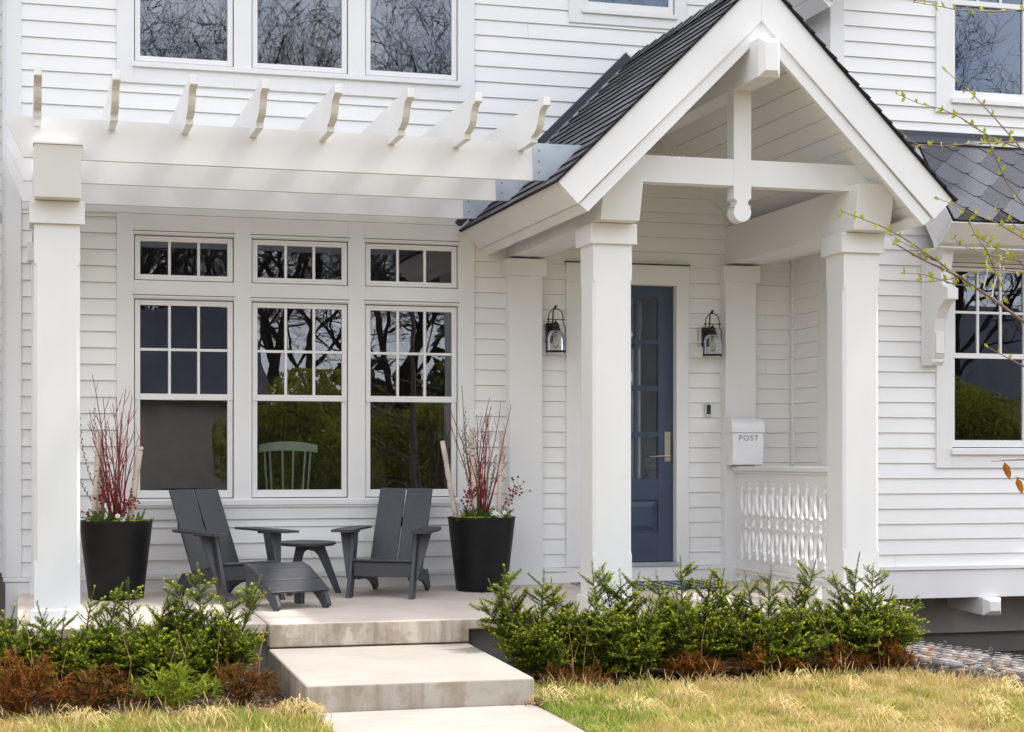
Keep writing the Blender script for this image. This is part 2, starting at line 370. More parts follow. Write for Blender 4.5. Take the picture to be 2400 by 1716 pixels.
# trim boards
def board(name, boxes, m='white', bevel=.003, parent=house):
    b = MB()
    for q in boxes: b.box(*q)
    return b.build(name, M[m], parent, bevel=bevel)
board('corner_board', [(-.112, .01, -.03, .02, .13, 8.0)])
board('corner_board', [(-.14, -.112, -.03, .6, .13, 8.0)])
board('corner_board', [(6.675, 6.81, -.81, -.66, -.14, 8.0), (6.675, 6.70, -.66, -.57, -.14, 8.0)])
board('corner_board', [(6.672, 6.698, -.06, -.014, .13, 8.0)], bevel=.002)
board('frieze_board', [(.012, 3.72, -.027, -.002, 3.056, 3.36)])
board('belt_moulding', [(-.19, -.142, -.06, .4, 3.0, 3.03)])
for q in [(-.13, 4.0), (4.33, 4.55), (5.69, 6.0), (8.0, 6.675)]: board('water_table', [(q[0], q[1], -.045, 0, .092, .128)], bevel=.004)
board('skirt_board', [(-.11, 4.55, -.03, 0, -.03, .09), (5.69, 6.675, -.03, 0, -.03, .09), (4.55, 5.69, -.028, .05, -.03, .128)])
board('skirt_board', [(-.112, .01, -.034, .3, -.2, .09)])
board('water_table', [(6.66, 9.9, -.83, -.782, .103, .14)], bevel=.004)
board('skirt_board', [(6.68, 9.9, -.81, -.70, -.145, .10)])
board('water_table', [(6.655, 6.675, -.56, -.04, .09, .125)])
# window casings
def casing(xs, rows, y, name='window_casing', parent=house):
    """xs: outer left/right and openings [(a,b)..]; rows: [(z0,z1)] openings"""
    b = MB(); f = y-.032; k = y+.01
    ed = [xs[0]]+[q for o in xs[1] for q in o]+[xs[2]]
    zlo, zhi = rows[0][2], rows[-1][3]
    for i in range(0, len(ed), 2): b.box(ed[i], ed[i+1], f, k, zlo, zhi)
    for (a, c) in xs[1]:
        z = zlo
        for r in rows:
            b.box(a, c, f+.0015, k, z, r[0]); z = r[1]
        b.box(a, c, f+.0015, k, z, zhi)
    return b.build(name, M['trim2'], parent, bevel=.002)
casing((.749, UN, 3.73), [(.745, 2.368, .575, 0), (2.517, 2.887, 0, 3.053)], 0)
casing((.749, UN, 3.73), [(4.288, 5.9, 4.113, 6.1)], 0)
casing((4.578, [(4.71, 5.56)], 5.666), [(4.99, 5.9, 4.86, 6.1)], 0)
casing((7.694, [(7.845, 8.61)], 8.78), [(1.167, 2.76, .992, 2.95)], -.78)
casing((7.692, [(7.845, 8.61)], 8.78), [(4.235, 5.9, 4.1, 6.1)], -.78)
def window(x0, x1, z0, z1, y, kind, glass_in=.05, head=True, label=None):
    fr = MB(); g = .007; k = .045
    ins = glass_in
    # dark gasket
    for q in [(x0, x0+g, z0, z1), (x1-g, x1, z0, z1), (x0+g, x1-g, z0, z0+g), (x0+g, x1-g, z1-g, z1)]:
        fr.box(q[0], q[1], y+.012, y+.05, q[2], q[3], 1)
    def sash(a, b, c, d, yy, st=ins-g, bot=None):
        bot = bot or st
        fr.box(a, a+st, yy, yy+.035, c, d); fr.box(b-st, b, yy, yy+.035, c, d)
        fr.box(a+st, b-st, yy+.001, yy+.035, c, c+bot); fr.box(a+st, b-st, yy+.001, yy+.035, d-st, d)
    pan = []
    st = ins-g
    if kind == 'transom':
        sash(x0+g, x1-g, z0+g, z1-g, y-.012)
        gx0, gx1, gz0, gz1 = x0+ins, x1-ins, z0+ins, z1-ins
        for t in (1/3, 2/3):
            c = gx0+(gx1-gx0)*t; fr.box(c-.011, c+.011, y-.008, y+.015, gz0, gz1)
        pan = [(gx0, gx1, gz0, gz1, y+.008)]
    elif kind == 'fixed':
        sash(x0+g, x1-g, z0+g, z1-g, y-.012)
        pan = [(x0+ins, x1-ins, z0+ins, z1-ins, y+.008)]
    else:
        zm0, zm1 = kind[1], kind[2]     # meeting rail
        sash(x0+g, x1-g, z0+g, zm1, y-.004, st, .062)
        sash(x0+g, x1-g, zm0+.02, z1-g, y-.014, st, zm1-zm0-.02)
        gx0, gx1 = x0+ins, x1-ins
        gz0, gz1 = zm1, z1-ins
        for t in (1/3, 2/3):
            c = gx0+(gx1-gx0)*t; fr.box(c-.011, c+.011, y-.009, y+.015, gz0, gz1)
        c = (gz0+gz1)/2; fr.box(gx0, gx1, y-.0075, y+.014, c-.011, c+.011)
        pan = [(gx0, gx1, gz0, gz1, y+.008), (gx0, gx1, z0+.065, zm0+.02, y+.018)]
    o = fr.build('window', [M['sash'], M['dark']], house, bevel=.0025)
    if label: o['label'] = label
    for p in pan:
        b = MB(); b.add([(p[0]-.005, p[4], p[2]-.005), (p[1]+.005, p[4], p[2]-.005), (p[1]+.005, p[4], p[3]+.005), (p[0]-.005, p[4], p[3]+.005)], [(0, 1, 2, 3)])
        b.build('pane', M['glass'], o)
    if head:
        b = MB(); b.box(x0-.012, x1+.012, y-.042, y-.03, z1+.012, z1+.027); b.box(x0-.012, x1+.012, y-.036, y-.03, z1+.027, z1+.033, 1)
        b.build('drip_cap', [M['sash'], M['dark']], o)
    return o
for a, b in UN:
    window(a, b, 2.517, 2.887, 0, 'transom')
    window(a, b, .745, 2.368, 0, ('dh', 1.53, 1.60))
    window(a, b, 4.288, 5.9, 0, 'fixed')
window(4.71, 5.56, 4.99, 5.9, 0, ('dh', 5.6, 5.66))
window(7.845, 8.61, 1.167, 2.76, -.78, ('dh', 1.935, 2.0), .042)
window(7.845, 8.61, 4.235, 5.9, -.78, ('dh', 5.035, 5.10), .045)
board('window_sill', [(.872, 3.60, -.06, -.03, .690, .736), (.86, 3.612, -.05, -.0325, .672, .689)], 'sash', .003)
board('window_sill', [(.872, 3.606, -.06, -.03, 4.24, 4.282)], 'sash', .003)
board('window_sill', [(4.69, 5.575, -.055, -.03, 4.945, 4.985)], 'sash', .003)
board('window_sill', [(7.83, 8.63, -.84, -.81, 1.108, 1.16)], 'sash', .003)
board('window_sill', [(7.83, 8.63, -.84, -.81, 4.185, 4.23)], 'sash', .003)
# small plaster pots seen on the inner sill of the bay
# door
board('door_casing', [(4.552, 4.70, -.032, .01, .13, 2.60), (5.573, 5.69, -.032, .01, .13, 2.60), (4.552, 5.69, -.034, .01, 2.60, 2.775),
                      (4.685, 4.702, -.02, .09, .165, 2.60), (5.572, 5.588, -.02, .09, .165, 2.60), (4.70, 5.573, -.02, .09, 2.598, 2.614)], 'trim2', .003)
board('door_head_flashing', [(4.54, 5.70, -.045, -.0, 2.777, 2.784)], 'dark', 0)
board('threshold', [(4.69, 5.585, -.05, .10, .129, .164)], 'zinc', .003)
dl = MB()
dx0, dx1, dz0, dz1, dy = 4.703, 5.571, .167, 2.597, .05
cols = [(4.81, 4.996), (5.026, 5.213), (5.243, 5.43)]
rows = [(.898, 1.267), (1.308, 1.672), (1.718, 2.085), (2.122, 2.489)]
dl.box(dx0, cols[0][0], dy, dy+.045, dz0, dz1); dl.box(cols[2][1], dx1, dy, dy+.045, dz0, dz1)
dl.box(cols[0][0], cols[2][1], dy, dy+.045, rows[3][1], dz1)
dl.box(cols[0][0], cols[2][1], dy, dy+.045, .71, rows[0][0]); dl.box(cols[0][0], cols[2][1], dy, dy+.045, dz0, .418)
dl.box(cols[0][0], cols[2][1], dy+.02, dy+.045, .418, .71)
dl.hexa([(4.86, dy+.02, .465), (5.385, dy+.02, .465), (5.385, dy+.024, .465), (4.86, dy+.024, .465), (4.86, dy+.02, .66), (5.385, dy+.02, .66), (5.385, dy+.024, .66), (4.86, dy+.024, .66)])
dl.add([(4.83, dy+.0195, .437), (5.41, dy+.0195, .437), (5.41, dy+.0195, .69), (4.83, dy+.0195, .69), (4.87, dy+.006, .477), (5.37, dy+.006, .477), (5.37, dy+.006, .65), (4.87, dy+.006, .65)],
       [(0, 1, 5, 4), (1, 2, 6, 5), (2, 3, 7, 6), (3, 0, 4, 7), (4, 5, 6, 7)])
for i in range(2): dl.box(cols[i][1], cols[i+1][0], dy+.006, dy+.04, rows[0][0], rows[3][1])
for j in range(3):
    for c in cols: dl.box(c[0], c[1], dy+.0075, dy+.04, rows[j][1], rows[j+1][0])
door = dl.build('front_door', M['navy'], house, bevel=.005, segs=2)
b = MB(); b.add([(4.80, dy+.025, .89), (5.44, dy+.025, .89), (5.44, dy+.025, 2.5), (4.80, dy+.025, 2.5)], [(0, 1, 2, 3)]); b.build('pane', M['glass'], door)
b = MB(); b.box(5.488, 5.542, dy-.012, dy, 1.048, 1.312); b.tube([(5.515, dy, 1.096), (5.515, dy-.06, 1.096)], .011, 10)
b.tube([(5.522, dy-.055, 1.096), (5.45, dy-.06, 1.097), (5.33, dy-.052, 1.092)], [.010, .009, .006], 8)
b.lathe([(.016, 0), (.016, .004), (.006, .006)], (0, 0, 0), 4)
b.v = b.v[:-12]; b.f = [f for f in b.f if max(f) < len(b.v)]; b.m = b.m[:len(b.f)]
b.tube([(5.515, dy-.012, 1.265), (5.515, dy-.022, 1.265)], .014, 12)
b.build('handle', M['nickel'], door, bevel=.002)

# bay roof, fascia, bracket, foundation
def shingles(mb, fmap, ulen, vlen, eh, wmin, wmax, thick, rng, hexed=False):
    """fmap(u,v,h): u along the eave, v up the slope, h off the slope"""
    v = 0; row = 0
    while v < vlen:
        u = -rng.random()*wmax if not hexed else (-wmax if row % 2 else -wmax/2)
        while u < ulen:
            wd = rng.uniform(wmin, wmax) if not hexed else wmax
            a, b = max(u, 0), min(u+wd, ulen)
            if b-a > .01:
                h0 = thick*(1.9 if not hexed else 2.2)+rng.uniform(-.0012, .0012); h1 = thick*.5
                top = min(v+eh*(2.2 if hexed else 1.25), vlen); vv = v+(rng.uniform(0, .012) if not hexed else 0)
                mi = rng.choice((0, 0, 1))
                if not hexed:
                    mb.add([fmap(a+.001, vv, h0), fmap(b-.001, vv, h0), fmap(b-.001, top, h1), fmap(a+.001, top, h1), fmap(a+.001, vv, 0), fmap(b-.001, vv, 0)],
                           [(0, 1, 2, 3)], mi)
                    mb.add([fmap(a+.001, vv, h0), fmap(b-.001, vv, h0), fmap(b-.001, vv, 0), fmap(a+.001, vv, 0)], [(3, 2, 1, 0)], 2)
                    mb.add([fmap(a+.001, vv, h0), fmap(a+.001, top, h1), fmap(a+.001, top, 0), fmap(a+.001, vv, 0)], [(0, 1, 2, 3)], 2)
                    mb.add([fmap(b-.001, vv, h0), fmap(b-.001, top, h1), fmap(b-.001, top, 0), fmap(b-.001, vv, 0)], [(3, 2, 1, 0)], 2)
                else:
                    c = wd*.41; uu = u
                    cl = lambda q: min(max(q, 0), ulen)
                    P = [(uu+c, v), (uu+wd-c, v), (uu+wd-.003, v+eh*.97), (uu+wd-.003, top), (uu+.003, top), (uu+.003, v+eh*.97)]
                    P = [(cl(p[0]), p[1]) for p in P]
                    hh = [h0, h0, h1+.004, h1, h1, h1+.004]
                    vs = [fmap(p[0], p[1], h) for p, h in zip(P, hh)]
                    mb.add(vs, [tuple(range(6))], mi)
                    lo = [fmap(p[0], p[1], -.004) for p in P]
                    for i, j in ((0, 1), (1, 2), (5, 0)):
                        mb.add([vs[i], vs[j], lo[j], lo[i]], [(3, 2, 1, 0)], 2)
            u += wd
        v += eh; row += 1
    return mb
rm = [M['roof'], M['roof2'], M['roofedge']]
y0b, z0b, y1b, z1b = -1.43, 3.07, -.78, 3.875
sl = math.hypot(y1b-y0b, z1b-z0b); sv = Vector((0, (y1b-y0b)/sl, (z1b-z0b)/sl)); sn = Vector((0, -sv.z, sv.y))
if sn.z < 0: sn = -sn
def fb(u, v, h): p = Vector((7.50+u, y0b, z0b))+sv*v+sn*h; return tuple(p)
mb = MB(); mb.prism([(y0b, z0b), (y1b, z1b), (y1b, z1b-.05), (y0b+.03, z0b-.025)], 7.50, 9.9, 'x', 2)
shingles(mb, fb, 2.3, sl, .145, .3, .33, .006, random.Random(3), hexed=True)
mb.build('bay_roof', rm, house)
mb = MB(); mb.prism([(-.85, 3.80), (-.785, 3.88), (-.785, 3.93), (-.80, 3.93), (-.80, 3.885), (-.865, 3.815)], 7.0, 9.9, 'x'); mb.build('bay_roof_flashing', M['flash'], house)
# fascia of the bay roof: front board square to the slope, plus the left rake board
mb = MB()
P = lambda dv, dn: (y0b+sv.y*dv+sn.y*dn, z0b+sv.z*dv+sn.z*dn)
mb.prism([P(-.012, -.02), P(.02, -.02), P(.02, -.26), P(-.012, -.26)], 7.486, 9.9, 'x')
mb.prism([P(.004, -.262), P(.07, -.262), P(.07, -.35), P(.004, -.35)], 7.486, 9.9, 'x')
mb.prism([P(.02, -.02), P(sl-.02, -.02), P(sl-.35, -.26), P(.021, -.26)], 7.486, 7.52, 'x')
mb.prism([P(.07, -.262), P(sl-.35, -.262), P(sl-.42, -.35), P(.071, -.35)], 7.495, 7.52, 'x')
mb.box(7.5, 9.9, -1.22, -.79, 2.86, 2.875)
mb.build('bay_fascia', M['white'], house, bevel=.003)
# scrolled bracket under the bay roof
mb = MB()
prof = [(-.815, 1.94), (-.955, 1.94), (-.975, 1.97), (-.975, 2.17), (-1.0, 2.28), (-1.06, 2.37), (-1.15, 2.43), (-1.20, 2.43), (-1.20, 2.52), (-1.12, 2.55), (-1.09, 2.60), (-1.09, 2.68), (-1.13, 2.86), (-.815, 2.86)]
mb.prism(prof, 7.575, 7.675, 'x'); mb.box(7.55, 7.70, -.822, -.794, 1.88, 2.86)
mb.prism([(-.823, 1.885), (-.93, 1.885), (-.955, 1.91), (-.955, 1.938), (-.823, 1.938)], 7.568, 7.682, 'x')
mb.box(7.585, 7.665, -.992, -.976, 1.98, 2.16)
mb.build('bracket', M['white'], house, bevel=.003)
mb = MB()
mb.hexa([(8.11, -.87, -.30), (8.29, -.87, -.30), (8.29, .3, -.24), (8.11, .3, -.24), (8.11, -.87, -.146), (8.29, -.87, -.146), (8.29, .3, -.146), (8.11, .3, -.146)])
mb.add([(8.11, -.87, -.30), (8.29, -.87, -.30), (8.29, -.87, -.15), (8.11, -.87, -.15), (8.15, -.93, -.26), (8.25, -.93, -.26), (8.25, -.93, -.175), (8.15, -.93, -.175)],
       [(0, 1, 5, 4), (1, 2, 6, 5), (2, 3, 7, 6), (3, 0, 4, 7), (4, 5, 6, 7)])
mb.build('joist_end', M['white'], house, bevel=.003)
mb = MB(); mb.box(6.4, 9.9, -.26, -.2, -.51, -.15); mb.build('foundation', M['found'], house)
mb = MB(); mb.box(6.4, 9.9, -.16, -.1, -2, -.50); mb.box(-.10, 6.4, -.1, 0, -.6, -.2); mb.build('basement_wall', M['founddark'], house)
# upper right eave of the gable over the bay
mb = MB()
ex, ez = 6.515, 4.853
mb.prism([(ex, ez), (ex+1.9, ez+1.9), (ex+1.8, ez+2.0), (ex-.1, ez+.1)], -1.12, -1.08, 'y')
mb.prism([(ex+.02, ez+.045), (ex+1.5, ez+1.525), (ex+1.4, ez+1.625), (ex-.08, ez+.145)], -1.16, -1.12, 'y')
mb.prism([(ex, ez), (ex+.06, ez+.06), (ex-.04, ez+.16), (ex-.1, ez+.1)], -1.08, 0, 'y')
mb.prism([(ex-.1, ez+.105), (ex-.03, ez+.175), (ex-.15, ez+.295), (ex-.22, ez+.225)], -1.08, 0, 'y')
mb.prism([(ex+.04, ez+.09), (ex+1.5, ez+1.55), (ex+1.48, ez+1.57), (ex+.02, ez+.11)], -1.08, 0, 'y')
mb.build('upper_gable_eave', M['white'], house, bevel=.003)

# ------------------------------------------------------------------ shared porch post
def sq(cx, cy, hw, c, z):
    return [(cx-hw+c, cy-hw, z), (cx+hw-c, cy-hw, z), (cx+hw, cy-hw+c, z), (cx+hw, cy+hw-c, z), (cx+hw-c, cy+hw, z), (cx-hw+c, cy+hw, z), (cx-hw, cy+hw-c, z), (cx-hw, cy-hw+c, z)]
def post(parent, cx, cy, z0, plinth=True, name='pillar'):
    mb = MB(); hw = .15
    mb.loft([sq(cx, cy, hw, c, z) for z, c in ((z0, .001), (.352, .001), (.385, .022), (2.36, .022), (2.395, .001), (2.65, .001))])
    o = mb.build(name, M['white'], parent)
    mb = MB(); h2 = .18
    mb.loft([sq(cx, cy, h2, .001, z) for z in (2.646, 2.785)]+[sq(cx, cy, h2-.004, .001, 2.797)])
    mb.build('capital', M['white'], o, bevel=.003)
    mb = MB(); mb.loft([sq(cx, cy, .174, .001, z0-.02), sq(cx, cy, .174, .001, .048), sq(cx, cy, .160, .001, .060)]); mb.build('plinth', M['white'], o, bevel=.003)
    return o
def pilaster(parent, x0, x1, name='pilaster'):
    mb = MB(); mb.box(x0, x1, -.12, -.0, .10, 2.64)
    o = mb.build(name, M['white'], parent, bevel=.006)
    mb = MB(); mb.box(x0-.03, x1+.03, -.15, 0, 2.635, 2.78); mb.build('capital', M['white'], o, bevel=.003)
    mb = MB(); mb.box(x0-.012, x1+.012, -.135, 0, -.03, .10); mb.build('plinth', M['white'], o, bevel=.004)
    return o
# ------------------------------------------------------------------ entry portico
GX = 5.175
por = thing('entry_portico', 'white gabled entry porch on square pillars with dark shingled roof', 'porch', (5.175, -1.2, 0))
for cx in (4.185, 6.20): post(por, cx, -2.15, -.045)
pilaster(por, 4.015, 4.31); pilaster(por, 6.0, 6.295)
def longbeam(name, parent, x0, x1, m='white'):
    mb = MB()
    mb.hexa([(x0, -2.465, 2.80), (x1, -2.465, 2.80), (x1, -.0, 2.80), (x0, -.0, 2.80), (x0, -2.56, 3.135), (x1, -2.56, 3.135), (x1, -.0, 3.135), (x0, -.0, 3.135)])
    return mb.build(name, M[m], parent, bevel=.003)
longbeam('beam', por, 4.035, 4.335); longbeam('beam', por, 6.05, 6.35)
mb = MB(); mb.prism([(4.05, 3.104), (6.30, 3.104), (6.11, 3.294), (4.24, 3.294)], -2.39, -2.27, 'y'); mb.build('tie_beam', M['white'], por, bevel=.003)
R = .069; pend = [(-R, 3.83), (-R, 3.008)]
for t in range(0, 7): a = PI/2-PI*t/6; pend.append((-R-.006+.032*math.cos(a)*1.0+.0, 2.978+.030*math.sin(a)))
for t in range(0, 17):
    a = PI*.80+(2*PI-2*(PI*.30))*t/16; pend.append((R*1.0*math.cos(a), 2.905+R*math.sin(a)))
half = [p for p in pend if p[0] <= 0.0005]
full = half+[(-p[0], p[1]) for p in reversed(half) if p[0] < -.0005]
mb = MB(); mb.prism(full, -2.3935, -2.2665, 'y')
for i in range(len(mb.v)): mb.v[i] = (mb.v[i][0]+GX, mb.v[i][1], mb.v[i][2])
mb.build('king_post', M['white'], por, bevel=.002)
# ridge beam with bevelled end
mb = MB(); a, b_ = GX-.083, GX+.083
mb.box(a, b_, -2.865, 0, 3.81, 4.09)
mb.add([(a, -2.865, 3.81), (b_, -2.865, 3.81), (b_, -2.865, 4.09), (a, -2.865, 4.09), (a+.035, -2.915, 3.85), (b_-.035, -2.915, 3.85), (b_-.035, -2.915, 4.05), (a+.035, -2.915, 4.05)],
       [(0, 1, 5, 4), (1, 2, 6, 5), (2, 3, 7, 6), (3, 0, 4, 7), (4, 5, 6, 7)])
mb.build('ridge_beam', M['white'], por, bevel=.002)
# rake boards
for s in (-1, 1):
    mb = MB(); X = lambda q: GX+s*q
    outer = [(X(0), 4.565), (X(1.55), 3.015), (X(1.40), 2.865), (X(0), 4.25)]
    mb.prism(outer, -2.74, -2.70, 'y')
    inner = [(X(0), 4.25), (X(1.385), 2.865), (X(1.32), 2.815), (X(0), 4.135)]
    mb.prism(inner, -2.72, -2.68, 'y')
    mb.build('rake_board', M['white'], por, bevel=.0006)
    mb = MB()
    mb.prism([(X(1.553), 3.012), (X(1.51), 3.055), (X(1.36), 2.905), (X(1.403), 2.862)], -2.70, -.0, 'y')
    mb.prism([(X(1.388), 2.866), (X(1.33), 2.924), (X(1.262), 2.873), (X(1.32), 2.815)], -2.68, -.0, 'y')
    mb.build('fascia', M['white'], por, bevel=.002)
    # boarded ceiling
    mb = MB(); d0 = .083
    k = 0; q = .07
    while q < 1.33:
        q2 = min(q+.107, 1.335)
        mb.prism([(X(q+.003), 4.215-q-.003), (X(q2-.003), 4.215-q2+.003), (X(q2-.003), 4.235-q2+.003), (X(q+.003), 4.235-q-.003)], -2.67, -.018, 'y')
        q = q2
    mb.prism([(X(0), 4.245), (X(1.335), 2.91), (X(1.335), 2.925), (X(0), 4.26)], -2.67, -.01, 'y', 1)
    mb.build('ceiling', [M['white'], M['dark']], por)
    mb = MB(); mb.prism([(X(.083), 4.13), (X(1.30), 2.913), (X(1.20), 2.913), (X(.083), 4.03)], -.04, -.015, 'y'); mb.build('ceiling_trim', M['white'], por, bevel=.002)
    # shingled slope
    mb = MB(); c45 = math.sqrt(.5)
    eave = (X(1.575), 2.995)
    def fs(u, v, h, s=s, eave=eave): return (eave[0]-s*v*c45+s*h*c45, -2.765+u, eave[1]+v*c45+h*c45)
    mb.prism([(X(1.555), 3.005), (X(0), 4.56), (X(0), 4.572), (X(1.575), 2.997)], -2.755, -.0, 'y', 2)
    shingles(mb, fs, 2.765, 1.575/c45, .127, .15, .33, .011, random.Random(5+s))
    mb.build('roof', rm, por)
mb = MB()
for k in range(14): 
    y = -2.775+k*.2
    mb.add([(GX-.12, y, 4.50), (GX, y, 4.625), (GX+.12, y, 4.50), (GX-.12, y+.23, 4.488), (GX, y+.23, 4.612), (GX+.12, y+.23, 4.488)], [(0, 1, 4, 3), (1, 2, 5, 4)], k % 2)
    mb.add([(GX-.12, y, 4.50), (GX, y, 4.625), (GX+.12, y, 4.50), (GX-.12, y, 4.48), (GX, y, 4.605), (GX+.12, y, 4.48)], [(3, 4, 1, 0), (4, 5, 2, 1)], 2)
mb.build('ridge_cap', rm, por)
mb = MB()
mb.prism([(3.60, 3.04), (5.145, 4.585), (5.10, 4.63), (3.555, 3.085)], -.028, -.016, 'y'); mb.build('step_flashing', M['flash'], por)

# ------------------------------------------------------------------ pergola
per = thing('pergola', 'white wooden pergola with eight scrolled rafter tails over the porch seats', 'pergola', (1.8, -1.2, 0))
post(per, .24, -2.15, -.047, name='post'); pilaster(per, .085, .385)
o = longbeam('post_beam', per, .09, .39)
mb = MB(); mb.box(.082, .40, -2.572, -2.40, 3.136, 3.15); mb.build('cap_plate', M['white'], o)
for i, y in enumerate((-2.36, -1.36, -.33)):
    mb = MB(); mb.prism([(-.10, 3.345), (3.562, 3.345), (3.566, 3.077), (.022, 3.077)], y, y+.042, 'y')
    bo = mb.build('beam', M['white'], per, bevel=.002)
    mb = MB(); mb.prism([(3.55, 3.346), (3.93, 3.346), (3.66, 3.076), (3.555, 3.076)], y-.003, y+.045, 'y')
    for z in (3.29, 3.215, 3.135):
        mb.tube([(3.60, y-.003, z), (3.60, y-.007, z)], .007, 8, 1)
    mb.build('flashing', [M['zinc'], M['screw']], bo)
RP = [(0, 3.284), (-2.70, 3.284), (-2.703, 3.327), (-2.74, 3.329), (-2.78, 3.338), (-2.82, 3.355), (-2.85, 3.38), (-2.87, 3.41), (-2.885, 3.44), (-2.91, 3.463), (-2.945, 3.478), (-3.009, 3.486), (-3.009, 3.542), (0, 3.542)]
for x in (.085, .569, 1.056, 1.52, 2.0, 2.49, 2.96, 3.44):
    mb = MB(); mb.prism(RP, x, x+.048, 'x'); mb.build('rafter', M['white'], per, bevel=.0015)

# ------------------------------------------------------------------ setting
mb = MB()
K = .021
def slab(mb, x0, x1, y0, y1, z0f, thick, k=K, mi=0, lip=.012):
    zt = lambda y: z0f+k*y
    mb.add([(x0, y0, zt(y0)-thick), (x1, y0, zt(y0)-thick), (x1, y1, zt(y1)-thick), (x0, y1, zt(y1)-thick), (x0, y0, zt(y0)), (x1, y0, zt(y0)), (x1, y1, zt(y1)), (x0, y1, zt(y1))],
           [(0, 3, 2, 1), (4, 5, 6, 7), (0, 1, 5, 4), (1, 2, 6, 5), (2, 3, 7, 6), (3, 0, 4, 7)], mi)
slab(mb, -.02, 1.619, -2.50, -.0, 0, .075); slab(mb, 3.606, 6.5, -2.56, -.0, 0, .075)
PP = [(1.627, -.165), (3.03, -.165), (3.03, -.075), (3.60, -.075), (3.60, 0), (1.627, 0)]
mb.add([(x, -2.56, z-K*2.56) for x, z in PP]+[(x, 0, z) for x, z in PP], [tuple(range(6)), tuple(range(11, 5, -1))]+[(i, i+6, (i+1) % 6+6, (i+1) % 6) for i in range(6)])
struct(mb.build('porch_floor', M['porch'], None, bevel=.012, segs=3, loc=(3.2, -1.3, 0)))
mb = MB(); slab(mb, 1.62, 3.025, -4.175, -2.568, -.1455, .26, k=.03)
struct(mb.build('entry_step', M['concrete'], None, bevel=.014, segs=3, loc=(2.3, -3.3, -.22)))
mb = MB(); slab(mb, 1.66, 3.025, -6.7, -4.185, -.372, .1, k=.0145); slab(mb, 1.66, 3.025, -12, -6.71, -.372, .1, k=.0145)
struct(mb.build('path', M['concrete'], None, bevel=.01, segs=2, loc=(2.3, -8, -.45)))
mb = MB(); mb.box(-.0, 6.45, -2.42, -2.3, -.6, -.125)
tag(mb.build('porch_foundation', M['found'], None, loc=(3.2, -2.4, -.45)), 'dark grey rendered foundation wall under the porch slab', 'foundation')
# ground sheet
gx = [-400, -60, -12]+[(-4+i*.5) for i in range(29)]+[16, 60, 400]; gy = [-500, -80, -24, -14]+[-9+.45*i for i in range(19)]+[5, 60]
vs = []; fs = []
def gz(x, y):
    z = -.455
    if x > 6.2 and y > -5.2: z -= .25*min(1, max(0, (x-6.45)*1.6))
    return z
for y in gy:
    for x in gx: vs.append((x, y, gz(x, y)))
nx = len(gx)
for j in range(len(gy)-1):
    for i in range(nx-1): fs.append((j*nx+i, j*nx+i+1, (j+1)*nx+i+1, (j+1)*nx+i))
mb = MB(); mb.add(vs, fs); struct(mb.build('ground', M['ground'], None, loc=(0, 0, -.455)))
# lawn patches (thin soil sheets the grass grows from)
mb = MB()
def sheet(poly, z): mb.add([(x, y, z) for x, y in poly], [tuple(range(len(poly)))])
LL = [(-2.5, -4.0), (.6, -3.98), (1.66, -4.0), (1.66, -13), (-2.5, -13)]
LR = [(3.03, -3.35), (4.2, -3.5), (6.05, -3.35), (6.5, -5.2), (9, -5.4), (9, -13), (3.03, -13)]
sheet(LL[::-1], -.449); sheet(LR[::-1], -.449)
mb.add([(-60, -24, -.449), (60, -24, -.449), (60, -13, -.449), (-60, -13, -.449)], [(0, 1, 2, 3)])
struct(mb.build('lawn', M['lawnbase'], None, loc=(0, -6, -.449)))
mb = MB(); mb.add([(-200, -33, -.445), (200, -33, -.445), (200, -25, -.445), (-200, -25, -.445)], [(0, 1, 2, 3)]); struct(mb.build('road', M['asph'], None, loc=(0, -29, -.445)))
def inpoly(P, x, y):
    c = np.zeros(len(x), bool); j = len(P)-1
    for i in range(len(P)):
        xi, yi = P[i]; xj, yj = P[j]
        c ^= ((yi > y) != (yj > y)) & (x < (xj-xi)*(y-yi)/(yj-yi+1e-12)+xi); j = i
    return c
rs = np.random.RandomState(4)
def noise2(x, y, s, seed=0):
    r = np.random.RandomState(seed); v = np.zeros_like(x)
    for k in range(7):
        a = r.rand()*6.28; f = s*(.6+1.4*r.rand()); v += np.sin((x*np.cos(a)+y*np.sin(a))*f+r.rand()*6.28)
    return v/4
def blades(n, box, poly, zf, hmin, hmax, wd, seed, spread=.5):
    r = np.random.RandomState(seed)
    x = box[0]+r.rand(n)*(box[1]-box[0]); y = box[2]+r.rand(n)*(box[3]-box[2])
    k = inpoly(poly, x, y); x, y = x[k], y[k]; n = len(x)
    h = (hmin+(hmax-hmin)*r.rand(n)**1.5)*np.clip(.85+.55*noise2(x, y, 13, 21)+.35*noise2(x, y, 31, 22), .35, 1.7); a = r.rand(n)*6.28
    # clumps lean the same way
    ca = noise2(x, y, 9, 3)*2.2+a
    ln = h*(spread*(.3+r.rand(n)))
    dx, dy = np.cos(ca)*ln, np.sin(ca)*ln
    px, py = -np.sin(a)*wd*.5, np.cos(a)*wd*.5
    z = np.full(n, zf)
    V = np.stack([np.stack([x-px, y-py, z], 1), np.stack([x+px, y+py, z], 1), np.stack([x+dx*.35+px*.8, y+dy*.35+py*.8, z+h*.6], 1), np.stack([x+dx*.35-px*.8, y+dy*.35-py*.8, z+h*.6], 1),
                  np.stack([x+dx+px*.15, y+dy+py*.15, z+h*.92], 1), np.stack([x+dx-px*.15, y+dy-py*.15, z+h*.92], 1)], 1)
    F = np.arange(n)[:, None]*6
    F = np.concatenate([F+np.array([[0, 1, 2, 3]]), F+np.array([[3, 2, 4, 5]])], 0)
    return V.reshape(-1, 3), F, x, y, n
allV = []; allF = []; allM = []; o_ = 0
